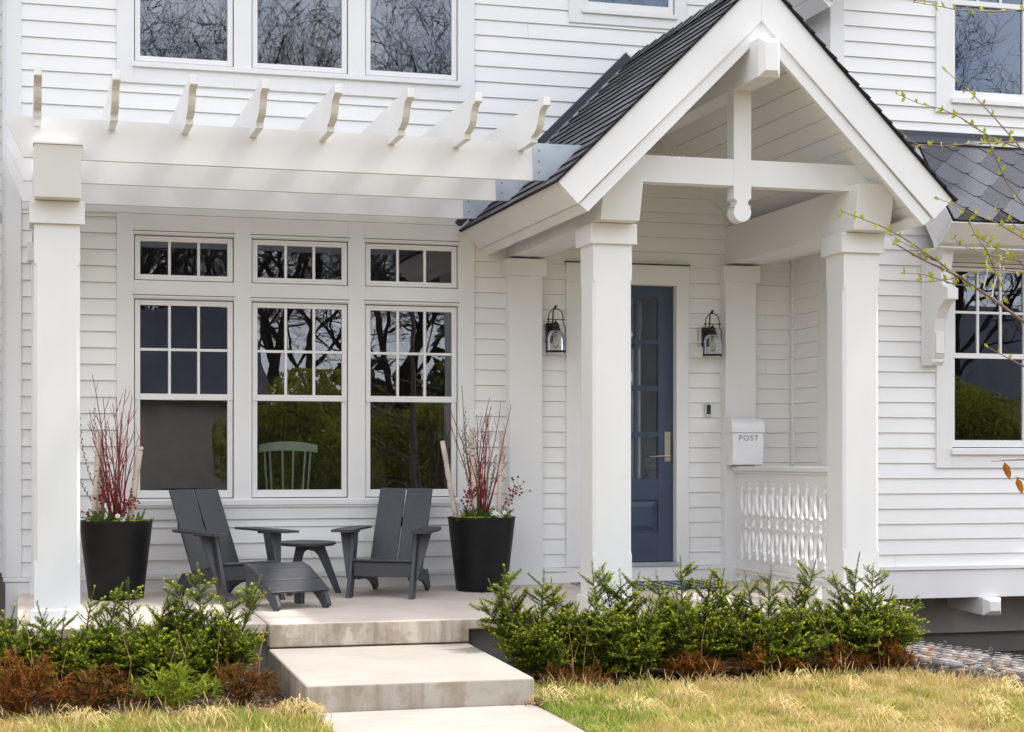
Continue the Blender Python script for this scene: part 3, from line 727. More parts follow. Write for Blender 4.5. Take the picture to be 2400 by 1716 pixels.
for poly, box, n, sd_ in ((LL, (-2.2, 1.66, -6.0, -3.95), 46000, 1), (LR, (3.03, 8.6, -7.3, -3.2), 115000, 2)):
    V, F, x, y, n = blades(n, box, poly, -.45, .018, .075, .0056, sd_, 1.1)
    g = noise2(x, y, 2.2, 11)+.5*noise2(x, y, 7, 5)
    edge = np.exp(-np.abs(x-3.15)/.35)*.75 if poly is LR else np.exp(-np.abs(x-1.6)/.3)*.3+.42
    pr = rs.rand(n); gg = g*.42+.42*noise2(x, y, 17, 31)+.3*noise2(x, y, 41, 32)+edge
    m = np.where(gg+pr*.9 > 1.12, 2, np.where(gg+pr*.9 > .72, 4, np.where(pr > .55, 1, 0)))
    allV.append(V); allF.append(F+o_); allM.append(np.concatenate([m, m])); o_ += len(V)
    # seed heads
    V, F, x, y, n = blades(n//22, (box[0], box[1], box[3]-1.2, box[3]), poly, -.45, .06, .14, .0065, sd_+9, .4)
    V = V.reshape(-1, 6, 3); V[:, 0:2] = V[:, 0:2]*.3+V[:, 2:4]*.7
    V = V.reshape(-1, 3); allV.append(V); allF.append(F+o_); allM.append(np.full(2*n, 3)); o_ += len(V)
gr = np_mesh('grass', np.concatenate(allV), np.concatenate(allF), np.concatenate(allM), [M['straw'], M['straw2'], M['grassgreen'], M['seed'], M['olive']], loc=(3, -5, -.45))
stuff(gr); gr['label'] = 'straw coloured dormant grass with fresh green patches'; gr['category'] = 'grass'
# matted dry tufts in the lawn
V = []; F = []; k = 0
r = random.Random(12)
for c in [(1.55, -4.28), (3.95, -4.25), (4.3, -4.9), (5.1, -4.2), (5.6, -5.0), (6.0, -4.6), (4.7, -5.4), (3.5, -4.7), (6.5, -5.4), (.3, -4.25), (1.0, -4.35), (3.12, -4.12), (5.3, -5.6), (6.3, -4.9), (4.9, -3.9)]:
    for q in range(150 if k == 0 else 80):
        a = r.random()*6.28; R_ = r.random()**.7*.14; x, y = c[0]+math.cos(a)*R_, c[1]+math.sin(a)*R_*.8
        l = r.uniform(.05, .13); b = a+r.uniform(-1.4, 1.4); hz = -.43+.085*math.exp(-(R_/.1)**2)*r.uniform(.5, 1.2)
        p0 = Vector((x, y, hz)); p1 = p0+Vector((math.cos(b)*l*.5, math.sin(b)*l*.5, .025)); p2 = p0+Vector((math.cos(b)*l, math.sin(b)*l, -.02))
        wv = Vector((-math.sin(b), math.cos(b), .4))*.0026
        V += [p0-wv, p0+wv, p1+wv, p1-wv, p2+wv*.3, p2-wv*.3]; F += [(k, k+1, k+2, k+3), (k+3, k+2, k+4, k+5)]; k += 6
o = np_mesh('dry_grass', [tuple(v) for v in V], F, [r.choice((0, 1)) for _ in F], [M['straw2'], M['straw']], loc=(3, -4.6, -.43)); stuff(o); o['label'] = 'matted tufts of bleached dead grass on the lawn'; o['category'] = 'grass'
# leaf litter in the beds
V = []; F = []; k = 0
for q in range(5200):
    if r.random() < .4: x, y = r.uniform(-1, 1.62), r.uniform(-4.05, -2.9)
    else: x, y = r.uniform(3.03, 6.2), r.uniform(-3.55, -2.7)
    if q < 420: x, y = r.gauss(3.06, .07), r.gauss(-4.16, .08)
    elif q < 700: x, y = r.gauss(1.5, .1), r.gauss(-3.9, .13)
    if 1.62 < x < 3.04 and y > -4.19: continue
    s = r.uniform(.008, .03); a = r.random()*6.28; t = r.uniform(-.5, .5); z = -.445+r.random()*.03
    d = Vector((math.cos(a), math.sin(a), t))*s; e = Vector((-math.sin(a), math.cos(a), r.uniform(-.4, .4)))*s*r.uniform(.15, .5); c = Vector((x, y, z))
    V += [c-d, c+e, c+d, c-e]; F.append((k, k+1, k+2, k+3)); k += 4
o = np_mesh('leaf_litter', [tuple(v) for v in V], F, [r.choice((0, 0, 1, 2)) for _ in F], [M['chip'], M['ground'], M['tan']], loc=(2, -3.4, -.445)); stuff(o); o['label'] = 'brown leaf litter and bark mulch in the planting beds'; o['category'] = 'mulch'

# ------------------------------------------------------------------ yew shrubs
def yew(loc, wid, dep, hgt, seed, label, lean=0, tall=()):
    r = random.Random(seed); V = []; F = []; MI = []
    sm = MB()
    def needle(p, d, l, wd, mi):
        wd *= 1.2
        s = d.cross(Vector((r.uniform(-.4, .4), r.uniform(-.4, .4), 1))); 
        if s.length < 1e-3: s = Vector((1, 0, 0))
        s.normalize(); s *= wd; k = len(V)
        V.extend([p, p+d*l*.5+s, p+d*l, p+d*l*.5-s]); F.append((k, k+1, k+2, k+3)); MI.append(mi)
    def shoot(p, d, l, tip=True, dens=1):
        d = d.normalized(); n = max(4, int(l/.0062*dens)); side = d.cross(Vector((0, 0, 1)));
        if side.length < .1: side = Vector((r.uniform(-1, 1), r.uniform(-1, 1), 0))
        side.normalize(); rot = r.uniform(-.9, .9); side = (Matrix.Rotation(rot, 3, d) @ side)
        up = d.cross(side); pts = [p]; q = p.copy()
        bend = Vector((r.uniform(-.2, .2), r.uniform(-.2, .2), r.uniform(.05, .4)))
        young = r.random()
        for i in range(n):
            t = i/n; dd = (d+bend*t).normalized(); q = q+dd*(l/n); pts.append(q.copy())
            nl = .0225*(1-.35*t)*r.uniform(.8, 1.15)
            for s in (1, -1):
                nd = (side*s+dd*.75+up*r.uniform(-.35, .45)).normalized()
                mi = 2 if (tip and t > .88 and young > .45) else (1 if r.random() < .25+.4*t else 0)
                needle(q, nd, nl, .0030+.0006*r.random(), mi)
        if tip and young > .5:
            for _ in range(5):
                nd = (dd+Vector((r.uniform(-.7, .7), r.uniform(-.7, .7), r.uniform(-.4, .7)))).normalized(); needle(q, nd, .016, .0045, 2)
        sm.tube([pts[0], pts[len(pts)//2], pts[-1]], [.0028, .002, .001], 3)
        return pts
    def bough(base, tipp, nsh, spread):
        L_ = (tipp-base).length; mid = base.lerp(tipp, .5)+Vector((r.uniform(-.05, .05), r.uniform(-.05, .05), -.04))
        pts = []
        for i in range(9):
            t = i/8; pts.append(base*(1-t)**2+mid*2*t*(1-t)+tipp*t*t)
        sm.tube(pts, [.008*(1-.8*i/8)+.0012 for i in range(9)], 5)
        for i in range(nsh):
            t = .22+.76*(i+r.random())/nsh; k = min(int(t*8), 7); p = pts[k].lerp(pts[k+1], t*8-k); d = (pts[k+1]-pts[k]).normalized()
            a = r.random()*6.28; n1 = d.orthogonal().normalized(); n2 = d.cross(n1)
            off = (n1*math.cos(a)+n2*math.sin(a)); off.z *= .6
            sd2 = (d*.6+off*1.0+Vector((0, 0, .02)))
            ln = r.uniform(.10, .22)*(1.12-(.5 if spread == 1 else .3)*t)*spread
            pp = shoot(p, sd2, ln)
            if ln > .11:
                for s, a2 in ((.2, 1), (.3, -1), (.45, 1), (.58, -1), (.72, 1)):
                    j = max(1, int(len(pp)*s)); d2 = (pp[j]-pp[j-1]).normalized(); sd3 = d2.cross(Vector((0, 0, 1))); 
                    shoot(pp[j], d2*.85+sd3*a2*.75+Vector((0, 0, r.uniform(-.05, .2))), ln*r.uniform(.3, .55)*(1.1-.5*s))
        for k in range(3, 8):
            for q_ in range(9):
                p = pts[k].lerp(pts[k+1], q_/9); d = (pts[k+1]-pts[k]).normalized(); o1 = d.orthogonal().normalized(); o2 = d.cross(o1)
                for a in (r.random()*6.28, r.random()*6.28, r.random()*6.28):
                    needle(p, (d*.75+o1*math.cos(a)+o2*math.sin(a)).normalized(), r.uniform(.018, .028), .003, 1 if r.random() < .5 else (2 if k == 7 and r.random() < .6 else 0))
        shoot(pts[-1], (pts[-1]-pts[-2]), r.uniform(.07, .13))
    B = Vector((0, 0, 0))
    nb = int(46*wid/.9)
    for i in range(nb):
        a = r.random()*6.28; R_ = r.uniform(.35, 1)**.8; top = hgt*(1-.45*R_**2)*r.uniform(.5, .94)
        tp = Vector((math.cos(a)*R_*wid*.5+lean*top, math.sin(a)*R_*dep*.5, top))
        bough(B+Vector((r.uniform(-.1, .1), r.uniform(-.07, .07), .02)), tp, int(10+top*13), 1)
    for tx, ty, tz in tall:
        bough(B+Vector((tx*.35, ty*.3, .1)), Vector((tx, ty, tz*.90)), 24, .86)
    root = thing('yew_shrub', label, 'shrub', loc, group='yew shrubs along the porch')
    np_mesh('foliage', [tuple(v) for v in V], F, MI, [M['yew'], M['yew2'], M['yewtip']], parent=root)
    sm.build('stems', M['stem'], root, world=False)
    return len(F)
G0 = -.445
cnt = 0
cnt += yew((-.22, -3.05, G0), .8, .7, .58, 1, 'lowest yellowish yew shrub cut by the left picture edge', 0, [(.0, 0, .56)])
cnt += yew((.33, -3.1, G0), .98, .75, .62, 2, 'yew shrub right in front of the plinth of the pergola post', 0, [(-.2, 0, .57), (.1, .05, .66), (.27, 0, .72)])
cnt += yew((.78, -3.05, G0), .98, .75, .62, 3, 'yew shrub growing below the left black planter', 0, [(-.12, 0, .72), (.12, 0, .66)])
cnt += yew((1.14, -3.02, G0), .74, .75, .66, 4, 'yew shrub beside the step with upright shoots before the footstool', 0, [(-.16, 0, .78), (-.03, 0, .80), (.33, 0, .70), (.2, .1, .62)])
cnt += yew((3.50, -3.0, G0), .84, .8, .66, 5, 'yew shrub right of the step with long shoots leaning left', 0, [(-.46, .05, .55), (-.40, 0, .66), (-.3, .1, .76), (-.06, 0, .74), (.02, .05, .66)])
cnt += yew((3.98, -3.05, G0), .98, .75, .66, 6, 'yew shrub standing before the left pillar of the entry porch', 0, [(-.2, 0, .80), (-.1, .05, .76), (.0, 0, .72), (.12, 0, .7)])
cnt += yew((4.52, -3.0, G0), .98, .75, .68, 7, 'yew shrub standing in front of the doormat', 0, [(-.25, 0, .72), (-.06, .05, .82), (.15, 0, .72), (.24, 0, .74)])
cnt += yew((5.12, -3.05, G0), .98, .75, .62, 8, 'yew shrub standing in front of the fretwork railing', 0, [(-.2, 0, .70), (-.02, 0, .73), (.2, 0, .66), (.34, .05, .80)])
cnt += yew((5.78, -3.0, G0), 1.0, .8, .64, 9, 'yew shrub at the right end of the bed by the gabion', 0, [(-.15, 0, .70), (.02, 0, .79), (.15, 0, .76), (.44, 0, .48), (.48, 0, .3)])

# ------------------------------------------------------------------ peonies
def peony(loc, wid, hgt, seed, mats, label, stalks=6, n=60):
    r = random.Random(seed); V = []; F = []; MI = []; sm = MB()
    def leaflet(p, d, l, wv, mi):
        d = d.normalized(); s = d.cross(Vector((0, 0, 1)));
        if s.length < .1: s = Vector((1, 0, 0))
        s.normalize(); up = s.cross(d); k = len(V)
        V.extend([p, p+d*l*.45+s*wv+up*wv*.5, p+d*l-up*l*.12, p+d*l*.45-s*wv+up*wv*.5, p+d*l*.5])
        F.append((k, k+1, k+2, k+4)); F.append((k, k+4, k+2, k+3)); MI.extend([mi, mi])
    for i in range(n):
        a = r.random()*6.28; R_ = r.random()**.6; tp = Vector((math.cos(a)*R_*wid*.5, math.sin(a)*R_*wid*.4, hgt*(1-.5*R_*R_)*r.uniform(.45, 1)))
        b = Vector((r.uniform(-.05, .05), r.uniform(-.05, .05), 0)); sm.tube([b, b.lerp(tp, .5)+Vector((0, 0, .03)), tp], [.003, .0025, .0015], 3)
        out = Vector((math.cos(a), math.sin(a), .35))
        for t in range(11):
            d = out*.5+Vector((r.uniform(-1, 1), r.uniform(-1, 1), r.uniform(-.25, .9)))
            leaflet(tp+Vector((r.uniform(-.02, .02), r.uniform(-.02, .02), r.uniform(-.05, .01))), d, r.uniform(.045, .085), r.uniform(.004, .0085), r.choice((0, 0, 1)))
    root = thing('peony', label, 'plant', loc, group='bronze peonies edging the beds')
    np_mesh('foliage', [tuple(v) for v in V], F, MI, mats, parent=root)
    sm.build('stems', mats[0], root, world=False)
    mb = MB()
    for i in range(max(2, stalks//2)):
        x, y = r.uniform(-.5, .5)*wid*.8, r.uniform(-.1, .15); h = hgt+r.uniform(.08, .24); l = r.uniform(-.06, .06)
        mb.tube([(x*.8, y, 0), (x, y, h*.6), (x+l, y, h)], [.0019, .0016, .0012], 4)
        if r.random() < .3: mb.tube([(x+l, y, h), (x+l+.012, y, h+.012), (x+l+.02, y, h)], .002, 4)
    mb.build('dead_stalks', M['tan'], root, world=False)
RU = [M['rust'], M['rust2']]; RD = [M['rust2'], M['rust']]; LI = [M['lime'], M['grassgreen']]
peony((-.02, -3.75, G0), .70, .40, 21, RU, 'large rusty red peony clump at the left picture edge', 4, 80)
peony((.44, -3.68, G0), .56, .27, 22, RD, 'brown bronze peony between the large rusty clump and the lime green one', 5, 60)
peony((.90, -3.62, G0), .56, .27, 23, LI, 'lime green leaved peony among the bronze ones', 6, 70)
peony((1.32, -3.55, G0), .46, .26, 24, RD, 'dark bronze peony next to the left side of the step', 6, 60)
peony((3.55, -3.38, G0), .45, .17, 25, RD, 'thin olive bronze peony with many stalks nearest the right side of the step', 10, 36)
peony((4.42, -3.3, G0), .42, .22, 26, RU, 'dense rusty peony below the left pillar of the entry porch', 3, 60)
peony((4.98, -3.3, G0), .5, .22, 27, RU, 'rusty peony with upright dry stalks below the door', 9, 50)
peony((5.50, -3.3, G0), .44, .23, 28, RU, 'rusty peony before the fretwork railing', 5, 50)
peony((5.93, -3.22, G0), .4, .24, 29, RU, 'reddish peony touching the end of the gabion', 5, 50)

# ------------------------------------------------------------------ gabion
gab = thing('gabion', 'low wire gabion filled with mixed cobbles by the lawn', 'gabion', (6.5, -3.3, -.45))
ang = math.atan2(.26, 1.4)   # runs toward the viewer, drifting right
def gb(u, v, z): # u along (toward -y), v across (+x)
    return (6.06+u*math.sin(ang)+v*math.cos(ang), -2.85-u*math.cos(ang)+v*math.sin(ang), z)
r = random.Random(33); mb = MB()
u = -1.6
GT = -.335
for _ in range(620):
    u, v = r.uniform(-1.7, 1.95), r.uniform(.03, .68); s = r.uniform(.028, .05)
    c = gb(u, v, GT-.035+r.uniform(-.014, .006)); mb.ball(c, s, r.randrange(7), 8, 6, (r.uniform(.8, 1.3), r.uniform(.8, 1.2), r.uniform(.5, .75)))
for _ in range(260):
    u, z = r.uniform(-1.7, 1.95), r.uniform(-.60, GT-.05); s = r.uniform(.035, .055)
    c = gb(u, .03+r.uniform(-.01, .02), z); mb.ball(c, s, r.randrange(7), 7, 5, (.7, 1.0, .8))
stuff(mb.build('cobbles', stones, gab, smooth=True))
mb = MB(); 
p = [gb(-1.7, .02, -.62), gb(1.95, .02, -.62), gb(1.95, .69, -.62), gb(-1.7, .69, -.62)]; q = [gb(-1.7, .02, GT-.05), gb(1.95, .02, GT-.05), gb(1.95, .69, GT-.05), gb(-1.7, .69, GT-.05)]
mb.hexa(p+q); mb.build('core', M['founddark'], gab)
mb = MB(); k = -1.7
while k < 1.96:
    mb.tube([gb(k, -.015, -.6), gb(k, -.015, GT), gb(k, .70, GT)], .0016, 4); k += .105
for v in [(-.015, GT), (.70, GT)]+[(.09+i*.105, GT+.004) for i in range(6)]+[(-.017, GT-.06), (-.017, GT-.12), (-.017, GT-.18)]:
    mb.tube([gb(-1.7, v[0], v[1]), gb(1.95, v[0], v[1])], .0016, 4)
k = -1.6
while k < 1.9:
    c = gb(k, .70, GT+.012); mb.tube([(c[0]+math.cos(t)*.012, c[1], c[2]+math.sin(t)*.012) for t in np.linspace(0, 6.28, 9)], .003, 4); k += .5
mb.build('wire_cage', M['wire'], gab)

# ------------------------------------------------------------------ railing
rail = thing('porch_railing', 'white fretwork railing with cut out panel beside the right pillar', 'railing', (6.12, -1.05, 0))
def fret():
    cu = bpy.data.curves.new('fret', 'CURVE'); cu.dimensions = '2D'; cu.fill_mode = 'BOTH'; cu.extrude = .0125; cu.resolution_u = 2
    def poly(P):
        s = cu.splines.new('POLY'); s.points.add(len(P)-1)
        for i, p in enumerate(P): s.points[i].co = (p[0], p[1], 0, 1)
        s.use_cyclic_u = True
    poly([(-1.99, .19), (-.15, .19), (-.15, .96), (-1.99, .96)])
    p = .1625
    def shape(c, pts): # half outline (w,z) bottom to top
        poly([(c+w_, z) for w_, z in pts]+[(c-w_, z) for w_, z in reversed(pts)])
    def flip(pts): return [(w_, 1.046-z) for w_, z in reversed(pts)]
    oval = [(.003, .592), (.015, .615), (.029, .65), (.040, .69), (.043, .725), (.039, .762), (.028, .792), (.021, .804), (.028, .818), (.023, .834), (.012, .843), (.021, .858), (.012, .876), (.003, .880)]
    drop = [(.006, .578), (.030, .592), (.042, .606), (.030, .645), (.018, .685), (.010, .725), (.020, .745), (.021, .762), (.012, .778), (.003, .784)]
    mid = [(.003, .47), (.005, .50), (.003, .523), (.005, .546), (.016, .575), (.018, .584), (.003, .578)]
    for k in range(-1, 12):
        c = -.413-p*k
        if -1.95 < c < -.2:
            shape(c, oval); shape(c, flip(oval))
            shape(c, [(.003, .535), (.010, .555), (.028, .584), (.003, .574)]); shape(c, flip([(.003, .535), (.010, .555), (.028, .584), (.003, .574)]))
        c2 = c+p/2
        if -1.95 < c2 < -.2:
            shape(c2, drop); shape(c2, flip(drop))
            shape(c2, [(.006, .478), (.022, .490), (.028, .508), (.018, .524), (.026, .540), (.020, .558), (.006, .566)])
    ob = bpy.data.objects.new('tmp', cu); C.objects.link(ob)
    dg = bpy.context.evaluated_depsgraph_get(); me = bpy.data.meshes.new_from_object(ob.evaluated_get(dg)); bpy.data.objects.remove(ob)
    me.name = 'panel'
    n = len(me.vertices); co = np.empty(n*3, dtype=np.float32); me.vertices.foreach_get('co', co); co = co.reshape(-1, 3)
    out = np.stack([6.116+co[:, 2]-6.12, co[:, 0]+1.05, co[:, 1]], 1); me.vertices.foreach_set('co', out.ravel().astype(np.float32))
    me.materials.clear(); me.materials.append(M['white']); me.update()
    o = bpy.data.objects.new('panel', me); C.objects.link(o); o.parent = rail
fret()
board('top_rail', [(6.06, 6.18, -2.0, -.12, .965, 1.005), (6.08, 6.16, -2.0, -.12, .945, .964)], 'white', .004, rail)
board('bottom_rail', [(6.075, 6.16, -2.0, -.12, .095, .125), (6.09, 6.145, -2.0, -.12, .06, .095), (6.105, 6.13, -2.0, -.12, .125, .192)], 'white', .004, rail)
for y in (-.28, -.90, -1.69): board('foot_block', [(6.09, 6.145, y-.05, y+.05, -.04, .06)], 'white', .003, rail)

# ------------------------------------------------------------------ mailbox
mbx = thing('mailbox', 'white curved metal mailbox with grey POST lettering on porch pilaster', 'mailbox', (6.14, -.12, 1.02))
def side(z): pass
front = [(-.27, 1.02), (-.285, 1.10), (-.29, 1.20), (-.285, 1.30)]
body = [(-.125, 1.02)]+front+[(-.125, 1.30)]
mb = MB(); mb.prism(body, 5.995, 6.285, 'x'); mb.build('body', M['mailwhite'], mbx, bevel=.006, segs=2)
lid = [(-.125, 1.302), (-.298, 1.302), (-.298, 1.32)]+[(-.2115-.0865*math.cos(t), 1.345+.085*math.sin(t)) for t in np.linspace(0, PI, 14)]+[(-.125, 1.32)]
mb = MB(); mb.prism(lid, 5.985, 6.295, 'x'); mb.build('lid', M['mailwhite'], mbx, bevel=.004, segs=2)
mb = MB(); mb.box(6.05, 6.23, -.24, -.125, 1.006, 1.019); mb.build('base_plate', M['grey_txt'], mbx)
cu = bpy.data.curves.new('t', 'FONT'); cu.body = 'POST'; cu.size = .068; cu.extrude = .001; cu.align_x = 'CENTER'; cu.space_character = 1.25
ob = bpy.data.objects.new('tmp', cu); C.objects.link(ob); dg = bpy.context.evaluated_depsgraph_get(); me = bpy.data.meshes.new_from_object(ob.evaluated_get(dg)); bpy.data.objects.remove(ob)
me.transform(Matrix.Translation(Vector((6.147, -.2912, 1.232))-Vector(mbx.location)) @ Matrix.Rotation(PI/2, 4, 'X'))
me.materials.clear(); me.materials.append(M['grey_txt']); o = bpy.data.objects.new('lettering', me); C.objects.link(o); o.parent = mbx
# ------------------------------------------------------------------ doorbell
db = thing('doorbell', 'slim silver video doorbell on siding right of navy door', 'doorbell', (5.872, -.014, 1.50))
mb = MB(); mb.box(5.845, 5.899, -.042, -.008, 1.442, 1.56); mb.build('body', M['zinc'], db, bevel=.006, segs=2)
mb = MB(); mb.box(5.854, 5.890, -.045, -.0425, 1.468, 1.550); mb.build('face_plate', M['dark'], db)
mb = MB(); mb.tube([(5.872, -.045, 1.49), (5.872, -.048, 1.49)], .011, 12); mb.build('button', M['stem'], db)

# ------------------------------------------------------------------ lanterns
lan = thing('wall_lantern', 'black iron wall lantern with glass dome left of navy door', 'lantern', (4.425, 0, 2.15), group='lanterns flanking the front door')
mb = MB(); mb.box(-.055, .010, -.03, -.006, -.075, .095)
mb.tube([(-.022, -.03, .04), (-.022, -.10, .06), (-.022, -.12, .12), (-.022, -.125, .20), (-.012, -.128, .222), (.006, -.13, .225)], .0065, 8)
mb.tube([(-.09, -.012, -.075), (-.09, -.012, .108), (.03, -.012, .108)], .002, 6)
mb.build('bracket', M['iron'], lan, world=False)
mb = MB()
mb.tube([(.0, -.13, .205), (-.004, -.13, .218), (-.008, -.13, .232), (.004, -.13, .238), (.010, -.13, .228)], .006, 6)
arcp = [(.064*math.cos(t), -.13, .14+.072*math.sin(t)) for t in np.linspace(PI, 0, 15)]
mb.tube([(-.064, -.13, .10)]+arcp+[(.064, -.13, .09), (.085, -.13, .055), (.085, -.13, -.155)], .0042, 6)
mb.tube([(-.064, -.13, .10), (-.085, -.13, .055), (-.085, -.13, -.155)], .0042, 6)
mb.tube([(-.078, -.13, .117), (.078, -.13, .117)], .004, 6); mb.ball((-.072, -.13, .117), .008); mb.ball((.072, -.13, .117), .008)
mb.lathe([(.088, -.160), (.088, -.150), (.080, -.150), (.080, -.160)], (0, -.13, 0), 24)
for x in (-.08, .08): mb.tube([(x, -.13, -.172), (x, -.13, -.15)], .006, 6)
mb.tube([(0, -.13, .117), (0, -.13, .09)], .004, 6)
mb.build('frame', M['iron'], lan, world=False)
mb = MB(); mb.lathe([(.008, .10), (.018, .09), (.030, .075), (.034, .05), (.030, .045), (.042, .038), (.042, .020), (.030, .018), (.026, .01), (.012, .0)], (0, -.13, 0), 20); mb.build('socket', M['iron'], lan, smooth=False, world=False)
mb = MB(); mb.lathe([(.034, .026), (.05, .018), (.066, .0), (.076, -.03), (.080, -.07), (.080, -.148)], (0, -.13, 0), 28, cap=False); mb.build('glass_dome', M['lampglass'], lan, smooth=True, world=False)
mb = MB(); mb.lathe([(.012, -.01), (.014, -.03), (.024, -.06), (.030, -.09), (.022, -.115), (.004, -.125)], (0, -.13, 0), 16); mb.build('bulb', M['lampglass'], lan, smooth=True, world=False)
mb = MB(); mb.tube([(-.006, -.13, -.02), (-.008, -.13, -.085), (0, -.13, -.06), (.008, -.13, -.085), (.006, -.13, -.02)], .0018, 5); mb.build('filament', M['screw'], lan, world=False)
l2 = lan.copy(); C.objects.link(l2); l2.location = (5.872, 0, 2.143); l2['label'] = 'black iron wall lantern with glass dome above the doorbell'
for ch in list(lan.children):
    c = ch.copy(); C.objects.link(c); c.parent = l2

# ------------------------------------------------------------------ furniture
CH = M['charcoal']
def floor_rot(phi): return (K*math.cos(phi), -K*math.sin(phi)*-1*-1, phi)
def place(o, x, y, phi): o.location = (x, y, K*y+.002); o.rotation_euler = floor_rot(phi)
chair = thing('lounge_chair', 'charcoal slab lounge chair turned right with the footstool before it', 'chair', group='charcoal lounge chairs on the porch')
for s in (-1, 1):
    mb = MB(); mb.prism([(-.365, 0), (-.27, 0), (-.112, .512), (-.202, .512)], s*.235, s*.267, 'x'); lg = mb.build('front_leg', CH, chair, bevel=.006, segs=2, world=False)
    mb = MB(); y = lambda z: -.315+.31*z/1.0
    mb.hexa([(s*.268, y(.14)-.012, .14), (s*.285, y(.14)-.012, .14), (s*.285, y(.14)+.018, .14), (s*.268, y(.14)+.018, .14), (s*.268, y(.512)-.012, .512), (s*.37, y(.512)-.012, .512), (s*.37, y(.512)+.018, .512), (s*.268, y(.512)+.018, .512)])
    mb.build('gusset', CH, lg, bevel=.004, world=False)
    mb = MB(); mb.prism([(s*.235, -.33), (s*.265, -.385), (s*.385, -.385), (s*.40, -.12), (s*.37, .20), (s*.335, .30), (s*.235, .30)], .514, .531, 'z')
    mb.box(s*.25, s*.33, -.03, .0, .495, .513); mb.build('arm', CH, chair, bevel=.005, segs=2, world=False)
    mb = MB(); mb.prism([(-.25, .262), (.10, .205), (.18, .185), (.31, .18), (.375, .12), (.425, .03), (.36, 0), (.30, .05), (.2, .095), (.06, .125), (-.25, .14)], s*.205, s*.233, 'x'); mb.build('rear_leg', CH, chair, bevel=.005, world=False)
    mb = MB(); a, b = s*.006, s*.222
    d = Vector((0, .37, .66)).normalized(); n_ = Vector((0, d.z, -d.y))
    p0 = Vector((0, .155, .165)); p1 = p0+d*.767
    q = lambda x, p, h: (x, p.y+n_.y*h, p.z+n_.z*h)
    mb.hexa([q(a, p0, 0), q(b, p0, 0), q(b, p0, .024), q(a, p0, .024), q(a, p1, 0), q(b, p1, 0), q(b, p1, .024), q(a, p1, .024)])
    mb.build('back_slat', CH, chair, bevel=.006, segs=2, world=False)
mb = MB(); mb.hexa([(-.235, -.305, .284), (.235, -.305, .284), (.232, -.03, .232), (-.232, -.03, .232), (-.235, -.305, .304), (.235, -.305, .304), (.232, -.03, .252), (-.232, -.03, .252)])
mb.hexa([(-.232, -.02, .221), (.232, -.02, .221), (.232, .17, .19), (-.232, .17, .19), (-.232, -.02, .247), (.232, -.02, .247), (.232, .17, .216), (-.232, .17, .216)])
mb.build('seat', CH, chair, bevel=.009, segs=3, world=False)
mb = MB(); mb.box(-.234, .234, -.275, -.25, .162, .277); mb.build('apron', CH, chair, bevel=.005, world=False)
mb = MB(); mb.box(-.2, .2, .425, .45, .52, .60); mb.build('back_brace', CH, chair, bevel=.004, world=False)
PH = math.radians(25.8)
place(chair, 1.57, -.755, PH)
c2 = chair.copy(); C.objects.link(c2); c2['label'] = 'charcoal slab lounge chair beside the right hand planter'
for ch in list(chair.children):
    c = ch.copy(); C.objects.link(c); c.parent = c2
    for g in ch.children: d = g.copy(); C.objects.link(d); d.parent = c
place(c2, 2.85, -.735, -PH)
ott = thing('footstool', 'charcoal curved slatted footstool standing half in the sunlight', 'footstool')
for s in (-1, 1):
    mb = MB(); mb.prism([(.205, .288), (.215, 0), (.135, 0), (.122, .15), (.075, .155), (-.03, .115), (-.12, .06), (-.185, 0), (-.238, .03), (-.195, .105), (-.165, .117), (-.04, .186), (.09, .258)], s*.175, s*.205, 'x'); mb.build('side_panel', CH, ott, bevel=.006, segs=2, world=False)
for a, b in (((.215, .290), (.092, .260)), ((.088, .259), (-.042, .188)), ((-.046, .186), (-.17, .116))):
    mb = MB(); d = Vector((b[0]-a[0], b[1]-a[1])).normalized(); n_ = Vector((d.y, -d.x)) if -d.x > 0 else Vector((-d.y, d.x))
    mb.prism([a, b, (b[0]+n_.x*.018, b[1]+n_.y*.018), (a[0]+n_.x*.018, a[1]+n_.y*.018)], -.222, .222, 'x'); mb.build('slat', CH, ott, bevel=.005, segs=2, world=False)
place(ott, 1.91, -1.50, math.radians(21)); ott.scale = (1.09, 1.07, 1.02)
tab = thing('side_table', 'round charcoal side table between the two lounge chairs', 'table')
mb = MB(); mb.lathe([(.215, .384), (.234, .396), (.236, .406), (.230, .411), (.001, .412)], (0, 0, 0), 48); mb.build('tabletop', CH, tab, world=False)
for a in (-12, -132, 108):
    mb = MB(); prof = [(.01, .383), (.135, .383), (.272, 0), (.235, 0), (.115, .26), (.09, .31), (.06, .34), (.01, .352)]
    t = math.radians(a); cx, sx = math.cos(t), math.sin(t)
    f = lambda p, h: (p[0]*cx-h*sx, p[0]*sx+h*cx, p[1])
    n = len(prof); mb.add([f(p, -.015) for p in prof]+[f(p, .015) for p in prof], [tuple(range(n)), tuple(range(2*n-1, n-1, -1))]+[(i, (i+1) % n, (i+1) % n+n, i+n) for i in range(n)])
    mb.build('leg', CH, tab, bevel=.005, world=False)
place(tab, 2.22, -.47, 0)

